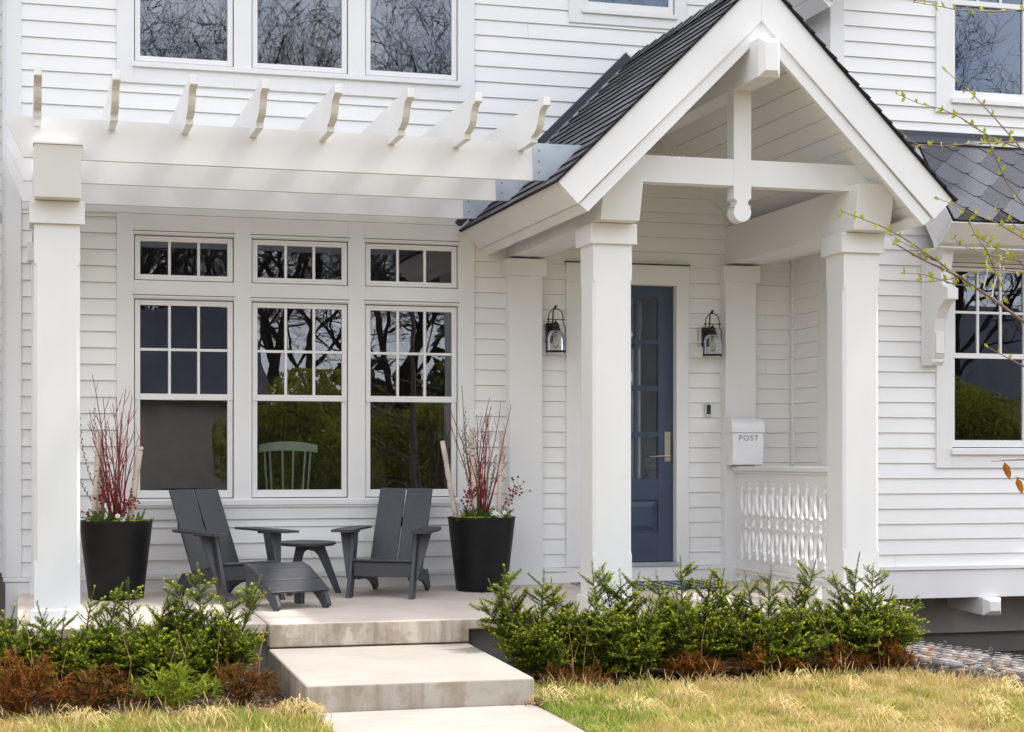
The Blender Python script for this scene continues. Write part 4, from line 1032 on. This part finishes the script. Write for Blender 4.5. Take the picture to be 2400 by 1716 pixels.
# ------------------------------------------------------------------ planters
def pot(c, label):
    root = thing('planter', label, 'planter', c, group='black tapered planters on the porch')
    mb = MB(); mb.lathe([(.20, 0), (.208, .004), (.212, .03), (.277, .585), (.281, .60), (.279, .606), (.266, .606), (.258, .56)], (0, 0, 0), 64, cap=True); mb.f = mb.f[:-1]; mb.m = mb.m[:-1]
    mb.build('pot', M['pot'], root, smooth=False, world=False).data.polygons.foreach_set('use_smooth', [True]*(64*7)+[False])
    mb = MB(); mb.lathe([(.262, .565), (.2, .575), (.001, .585)], (0, 0, 0), 32); mb.build('soil', M['ground'], root, world=False)
def arrangement(c, seed, side, logs):
    r = random.Random(seed); cz = c[2]+.57
    for (tx, tz, bx, ty, by, rad, lab) in logs:
        mb = MB(); n = 9; pts = []
        kx = r.uniform(-.008, .008)
        for i in range(n):
            t = i/(n-1); pts.append((bx+(tx-bx)*t+kx*math.sin(t*5), by+(ty-by)*t, c[2]+.5+(tz-c[2]-.5)*t))
        mb.tube(pts, [rad*(1.08-.12*i/(n-1))*r.uniform(.96, 1.04) for i in range(n)], 12, 0)
        e = Vector(pts[-1])-Vector(pts[-2]); e.normalize(); mb.tube([pts[-1], tuple(Vector(pts[-1])+e*.003)], rad*.9, 12, 1)
        o = mb.build('birch_log', [M['birch'], M['cutwood']], None, smooth=True, loc=(bx, by, c[2]+.5)); tag(o, lab, 'log', 'birch logs standing in the planters')
    # red dogwood twigs
    mb = MB()
    for i in range(24 if side > 0 else 27):
        a = r.gauss(0, .16)+.02*side; b = r.gauss(0, .10); ln = r.uniform(.48, 1.2)*(1-.5*abs(a)); base = Vector((c[0]+r.gauss(0, .03), c[1]+r.gauss(0, .03), cz))
        p = [base]; d = Vector((a, b, 1)).normalized(); m_ = 9; wob = r.uniform(-.12, .12)
        for k in range(m_): d = (d+Vector((r.uniform(-.07, .07)+wob*.12, r.uniform(-.07, .07), 0))).normalized(); p.append(p[-1]+d*ln/m_)
        mi = 1 if i % (3 if side > 0 else 6) == 0 else 0
        mb.tube(p, [.0062-.0038*k/m_ for k in range(m_+1)], 5, mi)
        for k in range(r.randrange(2, 5)):
            j = r.randrange(4, m_); s = r.choice((-1, 1)); d2 = (p[j]-p[j-1]).normalized()+Vector((s*.55, r.uniform(-.3, .3), .15)); l2 = r.uniform(.05, .16)
            e1 = p[j]+d2.normalized()*l2*.5; mb.tube([p[j], e1, e1+(d2.normalized()+Vector((0, 0, .5)))*l2*.4], [.0022, .0018, .001], 4, mi)
    o = mb.build('dogwood_twigs', [M['dogwood'], M['brownstem']], None, loc=(c[0], c[1], cz)); tag(o, 'bundle of tall red dogwood twigs in the %s planter' % ('left' if side < 0 else 'right'), 'twigs', 'dogwood bundles in the planters')
    # pussy willow
    mb = MB()
    ends = [(-.27, .92), (-.08, .85), (-.16, 1.0), (-.3, .6)] if side < 0 else [(-.18, .86), (-.13, 1.0), (-.05, .75), (.12, .62)]
    for ex, ez in ends:
        base = Vector((c[0]-.02, c[1]+.02, cz)); tip = Vector((c[0]+ex, c[1]+r.uniform(-.12, .12), cz+ez-.06)); p = []
        for k in range(10):
            t = k/9; p.append(base.lerp(tip, t)+Vector((ex*.25*math.sin(t*3), 0, 0)))
        mb.tube(p, [.004-.003*k/9 for k in range(10)], 5, 0)
        for k in range(22):
            t = .3+.68*k/22; j = min(int(t*9), 8); q = p[j].lerp(p[j+1], t*9-j); s = 1 if k % 2 else -1
            mb.ball(tuple(q+Vector((s*.007, 0, .006))), .0062, 1, 5, 4, (.8, .8, 1.7))
    o = mb.build('pussy_willow', [M['brownstem'], M['catkin']], None, loc=(c[0], c[1], cz)); tag(o, 'pussy willow branches with grey catkins in the %s planter' % ('left' if side < 0 else 'right'), 'branches', 'pussy willow in the planters')
    # berries
    mb = MB()
    cl = [(-.09, .22, 34), (.10, .17, 30), (-.2, .08, 12), (-.03, .30, 12)] if side < 0 else [(-.13, .20, 46), (.27, .26, 16), (.19, .02, 16), (.22, .18, 10)]
    for bx, bz, nb in cl:
        ctr = Vector((c[0]+bx, c[1]-.10, cz+bz)); mb.tube([(c[0]+bx*.3, c[1], cz), tuple(ctr)], [.003, .002], 5, 1)
        for k in range(nb):
            q = ctr+Vector((r.gauss(0, .038), r.gauss(0, .03), r.gauss(.0, .05))); mb.tube([tuple(ctr.lerp(q, .2)+Vector((0, 0, -.02))), tuple(q)], .0012, 3, 1); mb.ball(tuple(q), r.uniform(.008, .0105), 0, 8, 6)
    o = mb.build('berry_sprays', [M['berry'], M['dogwood']], None, smooth=True, loc=(c[0], c[1], cz)); tag(o, 'dark red berry sprays in the %s planter' % ('left' if side < 0 else 'right'), 'berries', 'berry sprays in the planters')
    # evergreen sprigs
    V = []; F = []; MI = []
    def sprig(p, d, ln, mi):
        d = d.normalized(); n = int(ln/.006); q = p
        for i in range(n):
            q = q+(d+Vector((0, 0, -.4*i/n)))*(ln/n)
            for _ in range(3):
                nd = (d*.8+Vector((r.uniform(-1, 1), r.uniform(-1, 1), r.uniform(-.8, 1)))).normalized(); s = nd.orthogonal().normalized()*.002; k = len(V); l = .022*(1-.5*i/n)
                V.extend([q-s, q+s, q+nd*l+s*.7, q+nd*l-s*.7]); F.append((k, k+1, k+2, k+3)); MI.append(mi)
    where = [(-.13, .16, 26), (.17, .04, 9), (-.02, .0, 16)] if side < 0 else [(-.15, .11, 26), (-.05, .15, 20), (.15, .06, 14)]
    for bx, bz, ns in where:
        for k in range(ns):
            sprig(Vector((c[0]+bx*.9+r.gauss(0, .02), c[1]-.08+r.gauss(0, .05), cz+.0)), Vector((bx*2.2+r.gauss(0, .45), r.gauss(-.2, .4), r.uniform(.35, 1.2))), r.uniform(.07, .14)+bz*.6*r.random(), 0 if r.random() < .75 else 1)
    o = np_mesh('evergreen_sprigs', [tuple(v) for v in V], F, MI, [M['fir'], M['yew2']], loc=(c[0], c[1], cz)); tag(o, 'green evergreen sprigs tucked into the %s planter' % ('left' if side < 0 else 'right'), 'greenery', 'evergreen sprigs in the planters')
    # moss cushions and white pansies at the rim
    mb = MB()
    for k in range(60):
        a = r.uniform(PI*1.05, PI*1.95) if r.random() < .7 else r.random()*6.28; R_ = r.uniform(.17, .245)
        mb.ball((c[0]+R_*math.cos(a), c[1]+R_*math.sin(a), cz+.022+r.uniform(-.004, .012)), r.uniform(.014, .024), 0, 7, 5, (1.2, 1.2, .6))
    o = mb.build('moss', M['limemoss'], None, smooth=True, loc=(c[0], c[1], cz)); tag(o, 'yellow green moss along the rim of the %s planter' % ('left' if side < 0 else 'right'), 'moss', 'moss in the planters')
    mb = MB(); fl = [(.035, .045), (.0, .075), (.05, .03)] if side < 0 else [(.07, .06), (.10, .045), (.05, .07), (.13, .075)]
    for fx, fz in fl:
        q = Vector((c[0]+fx, c[1]-.235, cz+fz)); mb.tube([(q.x, q.y+.04, cz), tuple(q)], .002, 4, 1)
        for k in range(5):
            a = k*1.257+.3; mb.ball((q.x+.010*math.cos(a), q.y-.004, q.z+.010*math.sin(a)), .0105, 0, 7, 4, (1, .35, 1))
        mb.ball((q.x, q.y-.008, q.z), .004, 2, 6, 4)
    for k in range(46):
        a = r.uniform(-.1, .2); p = Vector((c[0]+fl[0][0]+.01+r.gauss(0, .045), c[1]-.225+r.gauss(0, .02), cz+.02+r.random()*.035)); d = Vector((r.uniform(-1, 1), -.6, r.uniform(-.4, .8))).normalized(); s = d.cross(Vector((0, 0, 1))).normalized()
        mb.add([tuple(p), tuple(p+d*.014+s*.009), tuple(p+d*.032), tuple(p+d*.014-s*.009)], [(0, 1, 2, 3)], 1)
    o = mb.build('pansies', [M['petal'], M['fir'], M['limemoss']], None, loc=(c[0], c[1], cz)); tag(o, 'small white pansies at the front rim of the %s planter' % ('left' if side < 0 else 'right'), 'flowers', 'pansies in the planters')
pl = (.715, -.58, -.012); pr_ = (3.655, -.545, -.011)
pot(pl, 'tall black tapered planter standing behind the pergola post'); pot(pr_, 'tall black tapered planter standing by the entry pilaster')
arrangement(pl, 3, -1, [(.578, 1.239, .552, -.60, -.60, .021, 'pale thin birch log in front, far left of the left planter'), (.612, 1.278, .595, -.46, -.48, .024, 'taller greyish birch log behind another in the left planter'), (.898, 1.165, .80, -.66, -.60, .025, 'leaning birch log with a brown knot right in the left planter')])
arrangement(pr_, 8, 1, [(3.315, 1.215, 3.462, -.56, -.55, .022, 'birch log leaning left with fresh sawn top in right planter'), (3.553, 1.318, 3.585, -.61, -.62, .020, 'slim birch log in the middle of the right planter'), (3.806, 1.278, 3.775, -.63, -.64, .022, 'birch log nearest the pilaster in the right planter')])
# ------------------------------------------------------------------ doormat, downspout
mb = MB(); mb.hexa([(4.55, -.86, K*-.86+.003), (5.72, -.86, K*-.86+.003), (5.72, -.17, K*-.17+.003), (4.55, -.17, K*-.17+.003), (4.55, -.86, K*-.86+.013), (5.72, -.86, K*-.86+.013), (5.72, -.17, K*-.17+.013), (4.55, -.17, K*-.17+.013)])
tag(mb.build('doormat', M['mat'], None, loc=(5.1, -.5, 0)), 'navy and white patterned doormat in front of the door', 'doormat')
mb = MB(); mb.tube([(-.20, -.06, 8), (-.20, -.06, .35), (-.215, -.07, .2), (-.26, -.2, .1)], .05, 10)
dsp = mb.build('downspout', M['downpipe'], None, smooth=True, loc=(-.2, -.06, .1)); tag(dsp, 'grey metal downspout at the left picture edge', 'downspout')
mb = MB(); mb.tube([(-.25, -.18, .11), (-.29, -.28, .05)], .062, 10); mb.build('outlet', M['iron'], dsp)

# ------------------------------------------------------------------ things indoors
wc = thing('spindle_chair', 'pale green spindle back chair seen behind the middle window', 'chair', (2.2, .75, .12))
mb = MB(); top = []
secs = []
for k in range(13):
    t = -1+2*k/12; x = 2.215+.252*t; y = .5+.05*(1-t*t); zt = 1.222-.03*t*t-(.0 if abs(t) < .99 else .0); zb = zt-.068-.012*(1-t*t)
    secs.append([(x, y-.012, zb), (x, y+.012, zb), (x, y+.012, zt), (x, y-.012, zt)])
mb.loft(secs); mb.build('top_rail', M['greenchair'], wc, bevel=.004)
for tx, bx in ((-.20, -.165), (-.155, -.125), (-.045, -.035), (.05, .04), (.155, .12), (.20, .165)):
    mb = MB(); mb.tube([(2.215+tx, .535, 1.15), (2.215+bx, .56, .60)], [.009, .010], 8); mb.build('spindle', M['greenchair'], wc)
mb = MB(); mb.box(1.98, 2.45, .52, .95, .565, .60); mb.build('seat', M['greenchair'], wc, bevel=.012, segs=2)
for x, y in ((2.02, .56), (2.41, .56), (2.0, .92), (2.43, .92)):
    mb = MB(); mb.tube([(x, y, .57), (x+(x-2.215)*.15, y, .12)], [.016, .012], 8); mb.build('leg', M['greenchair'], wc)
mb = MB(); secs = []
for k in range(30):
    t = k/29; x = 5.05+.26*t; y = .16+.02*math.sin(t*26); secs.append([(x, y, .2), (x, y, 2.05)])
mb.loft(secs, close=False, cap=False); o = mb.build('curtain', M['curtain'], None, loc=(5.2, .33, .2)); tag(o, 'cream curtain hanging behind the glass of the navy door', 'curtain')
for k, x in enumerate((7.93, 8.06)):
    mb = MB(); mb.lathe([(.03+.02*k, 0), (.035+.022*k, .06), (.028+.02*k, .06), (.02, .03)], (x, -.57, 1.175), 16)
    o = mb.build('sill_cup', M['mailwhite'], None, smooth=True, loc=(x, -.57, 1.175)); tag(o, ('small white cup on the inner sill of the bay window, left one', 'wider low white bowl on the inner sill of the bay window')[k], 'cup')
mb = MB(); mb.box(7.8, 8.7, -.63, -.45, 1.14, 1.172); mb.build('inner_sill', M['sash'], house)

# ------------------------------------------------------------------ young birch reaching in from the right
BR=[[[3.411,1.931],[3.505,1.887],[3.567,1.856],[3.688,1.811],[3.857,1.723],[3.997,1.627]],[[3.173,2.057],[3.263,2.028],[3.35,1.997],[3.441,1.962],[3.533,1.909],[3.601,1.862],[3.687,1.81]],[[3.431,1.945],[3.499,1.914],[3.553,1.885],[3.594,1.871]],[[3.448,1.816],[3.516,1.813],[3.587,1.801],[3.634,1.789],[3.669,1.775],[3.734,1.773]],[[3.518,1.78],[3.602,1.788],[3.678,1.802],[3.732,1.819],[3.83,1.838],[3.907,1.842],[3.997,1.833]],[[3.654,1.959],[3.695,1.933],[3.754,1.917],[3.795,1.902],[3.874,1.891],[3.941,1.884],[3.997,1.868]],[[3.719,2.012],[3.745,1.978],[3.765,1.942],[3.795,1.908],[3.83,1.847],[3.863,1.767],[3.89,1.697]],[[3.822,1.979],[3.817,1.952],[3.823,1.927],[3.817,1.897],[3.807,1.87],[3.805,1.833],[3.791,1.759]],[[3.909,1.877],[3.901,1.857],[3.903,1.838],[3.89,1.806],[3.872,1.776],[3.861,1.723]],[[3.594,2.121],[3.653,2.099],[3.711,2.079],[3.77,2.062],[3.834,2.038],[3.879,2.026],[3.925,2.004],[3.978,1.971],[3.997,1.962]],[[3.849,2.081],[3.918,2.041],[3.947,2.017],[3.997,1.993]],[[3.79,1.987],[3.844,1.966],[3.897,1.941],[3.943,1.923],[3.997,1.892]],[[3.423,2.546],[3.535,2.515],[3.631,2.496],[3.715,2.464],[3.788,2.432],[3.886,2.381],[3.997,2.353]],[[3.667,2.66],[3.794,2.57],[3.886,2.473],[3.997,2.376]],[[3.393,2.387],[3.435,2.342],[3.476,2.325],[3.595,2.331],[3.788,2.349],[3.997,2.365]],[[3.788,2.44],[3.837,2.405],[3.886,2.316],[3.947,2.21],[3.997,2.142]],[[3.495,2.919],[3.613,2.909],[3.698,2.905],[3.86,2.908],[3.997,2.922]],[[3.849,1.524],[3.91,1.499],[3.997,1.462]],[[3.861,1.052],[3.917,1.055],[3.997,1.059]],[[3.947,0.99],[3.997,0.977]]]
yb = thing('young_birch', 'slender budding birch branches reaching in at the right picture edge', 'tree', (5.0, -8.0, -.45))
mb = MB(); r = random.Random(17)
mb.tube([(5.0, -8, -.45), (5.02, -8, 1), (4.98, -8.02, 2.5), (5.0, -8, 4.6)], [.045, .04, .03, .008], 8, 0)
lf = MB()
def leaf(p, d, l, mi=0):
    d = d.normalized(); s = d.cross(Vector((r.uniform(-.5, .5), -1, r.uniform(-.5, .5)))).normalized()*l*.27; nrm = d.cross(s).normalized()*l*.06; p = Vector(p)
    lf.add([tuple(p), tuple(p+d*l*.28+s*.8+nrm), tuple(p+d*l*.6+s*.8+nrm), tuple(p+d*l), tuple(p+d*l*.6-s*.8+nrm), tuple(p+d*l*.28-s*.8+nrm), tuple(p+d*l*.5)],
           [(0, 1, 2, 6), (6, 2, 3), (6, 3, 4), (0, 6, 4, 5)], mi)
for i, b in enumerate(BR):
    y = -8+r.uniform(-.06, .06) if i not in (0, 1, 2, 3, 4) else -8
    p = [Vector((q[0], y+.01*math.sin(j*2+i), q[1])) for j, q in enumerate(b)]
    thick = {0: .0066, 1: .0042, 7: .0035, 8: .0035}.get(i, .0030)
    full = list(p)
    if b[-1][0] > 3.99:
        d = (p[-1]-p[-2]).normalized(); full += [p[-1]+d*.35, Vector((5.0, -8.0, min(4.4, p[-1].z+d.z*.9-.05)))]
    n = len(full)
    mb.tube(full, [thick*(.45+.55*min(1, j/(len(p)-1)))*(1+1.2*max(0, j-len(p)+1)) for j in range(n)], 6, 1 if i in (7, 8) else 0)
    if i >= 18: continue
    # leaves along
    tot = sum((p[j+1]-p[j]).length for j in range(len(p)-1)); step = .052; s = .0
    while s < tot:
        a = s
        for j in range(len(p)-1):
            sl_ = (p[j+1]-p[j]).length
            if a <= sl_:
                q = p[j].lerp(p[j+1], a/sl_); break
            a -= sl_
        for _ in range(r.choice((1, 2, 2, 3))):
            leaf(q, Vector((r.uniform(-.9, .5), r.uniform(-.4, .4), r.uniform(-.5, 1.1))), r.uniform(.017, .033))
        lf.ball(tuple(q), .0035, 1, 5, 4)
        s += step*r.uniform(.7, 1.4)*(1.0 if i else 1.6)
for (x, z, l) in ((3.905, 1.05, .075), (3.965, .985, .07)):
    q = Vector((x, -8, z)); d = Vector((.35, 0, -1)); s = Vector((.5, -.3, .15)).normalized()*l*.2
    lf.add([tuple(q), tuple(q+d*l*.3+s), tuple(q+d*l*.7+s*.9), tuple(q+d*l), tuple(q+d*l*.7-s*.7), tuple(q+d*l*.3-s), tuple(q+d*l*.5+Vector((0, .012, 0)))], [(0, 1, 6), (1, 2, 6), (2, 3, 6), (3, 4, 6), (4, 5, 6), (5, 0, 6)], 2)
mb.build('branches', [M['twig'], M['twigw']], yb); lf.build('leaves', [M['budleaf'], M['tan'], M['deadleaf']], yb)

# ------------------------------------------------------------------ across the street (seen only mirrored in the panes)
def bare_tree(seed, H):
    r = random.Random(seed); mb = MB()
    def grow(p, d, ln, rad, lev):
        n = 4 if lev < 3 else 3; pts = [p]; q = p
        for i in range(n):
            d = (d+Vector((r.uniform(-.22, .22), r.uniform(-.22, .22), r.uniform(-.05, .14)))).normalized(); q = q+d*ln/n; pts.append(q)
        mb.tube(pts, [rad*(1-.5*i/n) for i in range(n+1)], 7 if lev < 2 else (4 if lev < 4 else 3), cap=False)
        if lev >= 5: return
        kids = (7, 6, 5, 4, 4)[lev]
        for k in range(kids):
            t = (.35 if lev == 0 else .2)+.8*(k+r.random())/kids; t = min(t, 1); j = min(int(t*n), n-1); pp = pts[j].lerp(pts[j+1], t*n-j)
            a = r.random()*6.28; o1 = d.orthogonal().normalized(); o2 = d.cross(o1); dd = d*.65+(o1*math.cos(a)+o2*math.sin(a))*r.uniform(.6, 1.0)+Vector((0, 0, .12))
            grow(pp, dd.normalized(), ln*r.uniform(.45, .68), max(rad*(1-.5*t)*.55, .007), lev+1)
    grow(Vector((0, 0, 0)), Vector((0, 0, 1)), H*.52, H*.0105, 0)
    return mb
protos = [bare_tree(s, 17).build('tmp_tree', M['bark'], None) for s in (1, 2)]
meshes = [p.data for p in protos]
for p in protos: bpy.data.objects.remove(p)
k = 0
for x, y, mi, rz, sc, lab in [(7.3, -55, 0, 1.3, 1.2, 'bare tree in the third row opposite the middle window'), (10.9, -54, 1, 2.7, 1.15, 'bare tree in the third row opposite the right hand window'), (14.2, -56, 0, 4.4, 1.2, 'bare tree in the third row behind the evergreen'), (17.6, -50, 1, 5.9, 1.1, 'bare tree opposite the navy door'), (20.3, -55, 0, .2, 1.15, 'bare tree in the third row right of the navy door axis'), (31.5, -52, 0, 2.2, 1.2, 'bare tree in the third row behind the wide tan house'), (4.4, -56, 1, 3.3, 1.2, 'bare tree in the third row behind the tan house'), (3.2, -47, 0, 2.9, 1.15, 'tall bare tree behind the roof of the tan house'), (9.6, -46, 1, .4, 1.1, 'bare tree in the second row behind the green shrubs'), (12.8, -48, 0, 3.6, 1.15, 'tall bare tree in the second row beside the evergreen'), (6.0, -50, 1, 1.9, 1.2, 'tallest bare tree in the back row'), (23.5, -45, 1, 2.4, 1.1, 'bare tree behind the long hedge'), (27.6, -47, 0, .9, 1.15, 'tall bare tree behind the wide tan house'), (4.6, -45, 0, .3, 1.0, 'bare tree across the street behind the tan house'), (15.9, -37, 1, 1.1, 1.0, 'bare street tree right of the green shrubs opposite'), (12.0, -42, 0, 2.2, .95, 'bare street tree opposite the right hand window'), (14.5, -36, 1, 3.0, 1.05, 'bare tree set back across the street'), (1.0, -41, 1, 4.2, 1.0, 'bare tree left of the tan house across the street'), (26.0, -35, 0, 5.0, 1.0, 'bare tree opposite the bay window'), (29.5, -38, 1, .8, 1.0, 'bare tree far right across the street'), (19.5, -42, 0, 1.7, 1.1, 'bare tree behind the hedge across the street'), (6.6, -42, 1, 5.4, 1.1, 'bare tree farthest back across the street')]:
    o = bpy.data.objects.new('bare_tree', None); C.objects.link(o); o.location = (x, y, -.45); o.rotation_euler = (0, 0, rz); o.scale = (sc, sc, sc); tag(o, lab, 'tree', 'bare trees across the street')
    t = bpy.data.objects.new('trunk_and_branches', meshes[mi]); C.objects.link(t); t.parent = o
def leafy(loc, w, d, h, n, m, label, seed, size=.055):
    n *= 4
    r = np.random.RandomState(seed)
    u = r.randn(n, 3); u /= np.linalg.norm(u, axis=1)[:, None]; rad = r.rand(n)**.4
    cl = r.randint(0, 26, n); cc = r.randn(26, 3)*.33
    P = u*rad[:, None]*.45+cc[cl]*1.0
    P = np.clip(P, -1.1, 1.1)*np.array([w/2, d/2, h/2])+np.array([0, 0, h*.5])
    P[:, 2] = np.abs(P[:, 2])
    a = r.randn(n, 3); a /= np.linalg.norm(a, axis=1)[:, None]; b = np.cross(a, r.randn(n, 3)); b /= np.linalg.norm(b, axis=1)[:, None]
    s = size*(.5+r.rand(n))[:, None]
    V = np.stack([P-a*s, P+b*s*.5, P+a*s, P-b*s*.5], 1).reshape(-1, 3); F = np.arange(n*4).reshape(-1, 4)
    o = np_mesh('leafy_shrub', V, F, np.zeros(n), [m]); o.location = loc; tag(o, label, 'shrub', 'shrubs across the street')
leafy((7.4, -31, -.45), 4.6, 2, 3.7, 10000, M['hedge'], 'spring green shrub opposite the middle window', 5)
leafy((11.0, -31.5, -.45), 4.6, 2, 3.8, 10000, M['hedge'], 'spring green shrub opposite the right hand window', 6)
leafy((13.0, -33, -.45), 3.5, 2, 6.0, 5000, M['evergreen'], 'dark evergreen across the street beside the green shrubs', 7)
leafy((25.2, -31, -.45), 6, 2, 4.0, 13000, M['hedge'], 'long hedge opposite the bay window', 8)
leafy((29.8, -31, -.45), 6, 2, 3.8, 13000, M['hedge'], 'right end of the hedge opposite the bay window', 9)
leafy((17.5, -34, -.45), 5, 2, 2.6, 9000, M['evergreen'], 'low dark evergreen mass between hedge and green shrubs', 10)
leafy((-1.5, -31, -.45), 4, 2, 3.0, 4000, M['evergreen'], 'dark shrub left of the tan house', 11)
mbw = MB()
rr = np.random.RandomState(77); n_ = 40000
P_ = np.stack([rr.rand(n_)*150-45, -58-rr.rand(n_)*10, rr.rand(n_)**1.2], 1); P_[:, 2] *= 6+2.2*np.sin(P_[:, 0]*.35)+1.5*np.sin(P_[:, 0]*.91+1)
a_ = rr.randn(n_, 3); a_ /= np.linalg.norm(a_, axis=1)[:, None]; b_2 = np.cross(a_, rr.randn(n_, 3)); b_2 /= np.linalg.norm(b_2, axis=1)[:, None]; s_ = (.25+.3*rr.rand(n_))[:, None]
o = np_mesh('added_far_wood', np.stack([P_-a_*s_, P_+b_2*s_*.5, P_+a_*s_, P_-b_2*s_*.5], 1).reshape(-1, 3), np.arange(n_*4).reshape(-1, 4), (rr.rand(n_) > .6).astype(int), [M['bark'], M['hedge']], loc=(30, -62, -.45)); stuff(o); o['label'] = 'far belt of trees added beyond the street to hide the bright low sky'; o['category'] = 'wood'  # added to keep bright low sky out of the pane reflections
def farhouse(name, x0, x1, y, ze, zr, label, dp=8):
    root = thing(name, label, 'house', ((x0+x1)/2, y-4, -.45))
    mb = MB(); mb.box(x0, x1, y-8, y, -.5, ze); mb.build('wall', M['stucco'], root)
    mb = MB(); mb.prism([(y+.5, ze-.1), (y-4, zr), (y-8.5, ze-.1)], x0-.5, x1+.5, 'x'); mb.build('roof', M['roof'], root)
    for x in np.arange(x0+1.2, x1-1, 2.2) if x0 != -1.5 else (-.6, 1.2):
        mb = MB(); mb.box(x, x+.9, y, y+.04, .8, 2.1); mb.build('window', M['founddark'], root)
farhouse('neighbour_house', -15, -7, 1.5, 6.2, 9, 'unseen tan two storey house added off to the left to dim the sky light')  # added out of view to block sky light from the left
farhouse('neighbour_house', -1.5, 6.2, -34, 2.8, 5.6, 'tan stucco house with dark roof across the street')
farhouse('neighbour_house', 23, 34, -38, 3.2, 6.6, 'wide tan house behind the hedge across the street')
print('yew needles', cnt, 'objects', len(bpy.data.objects))
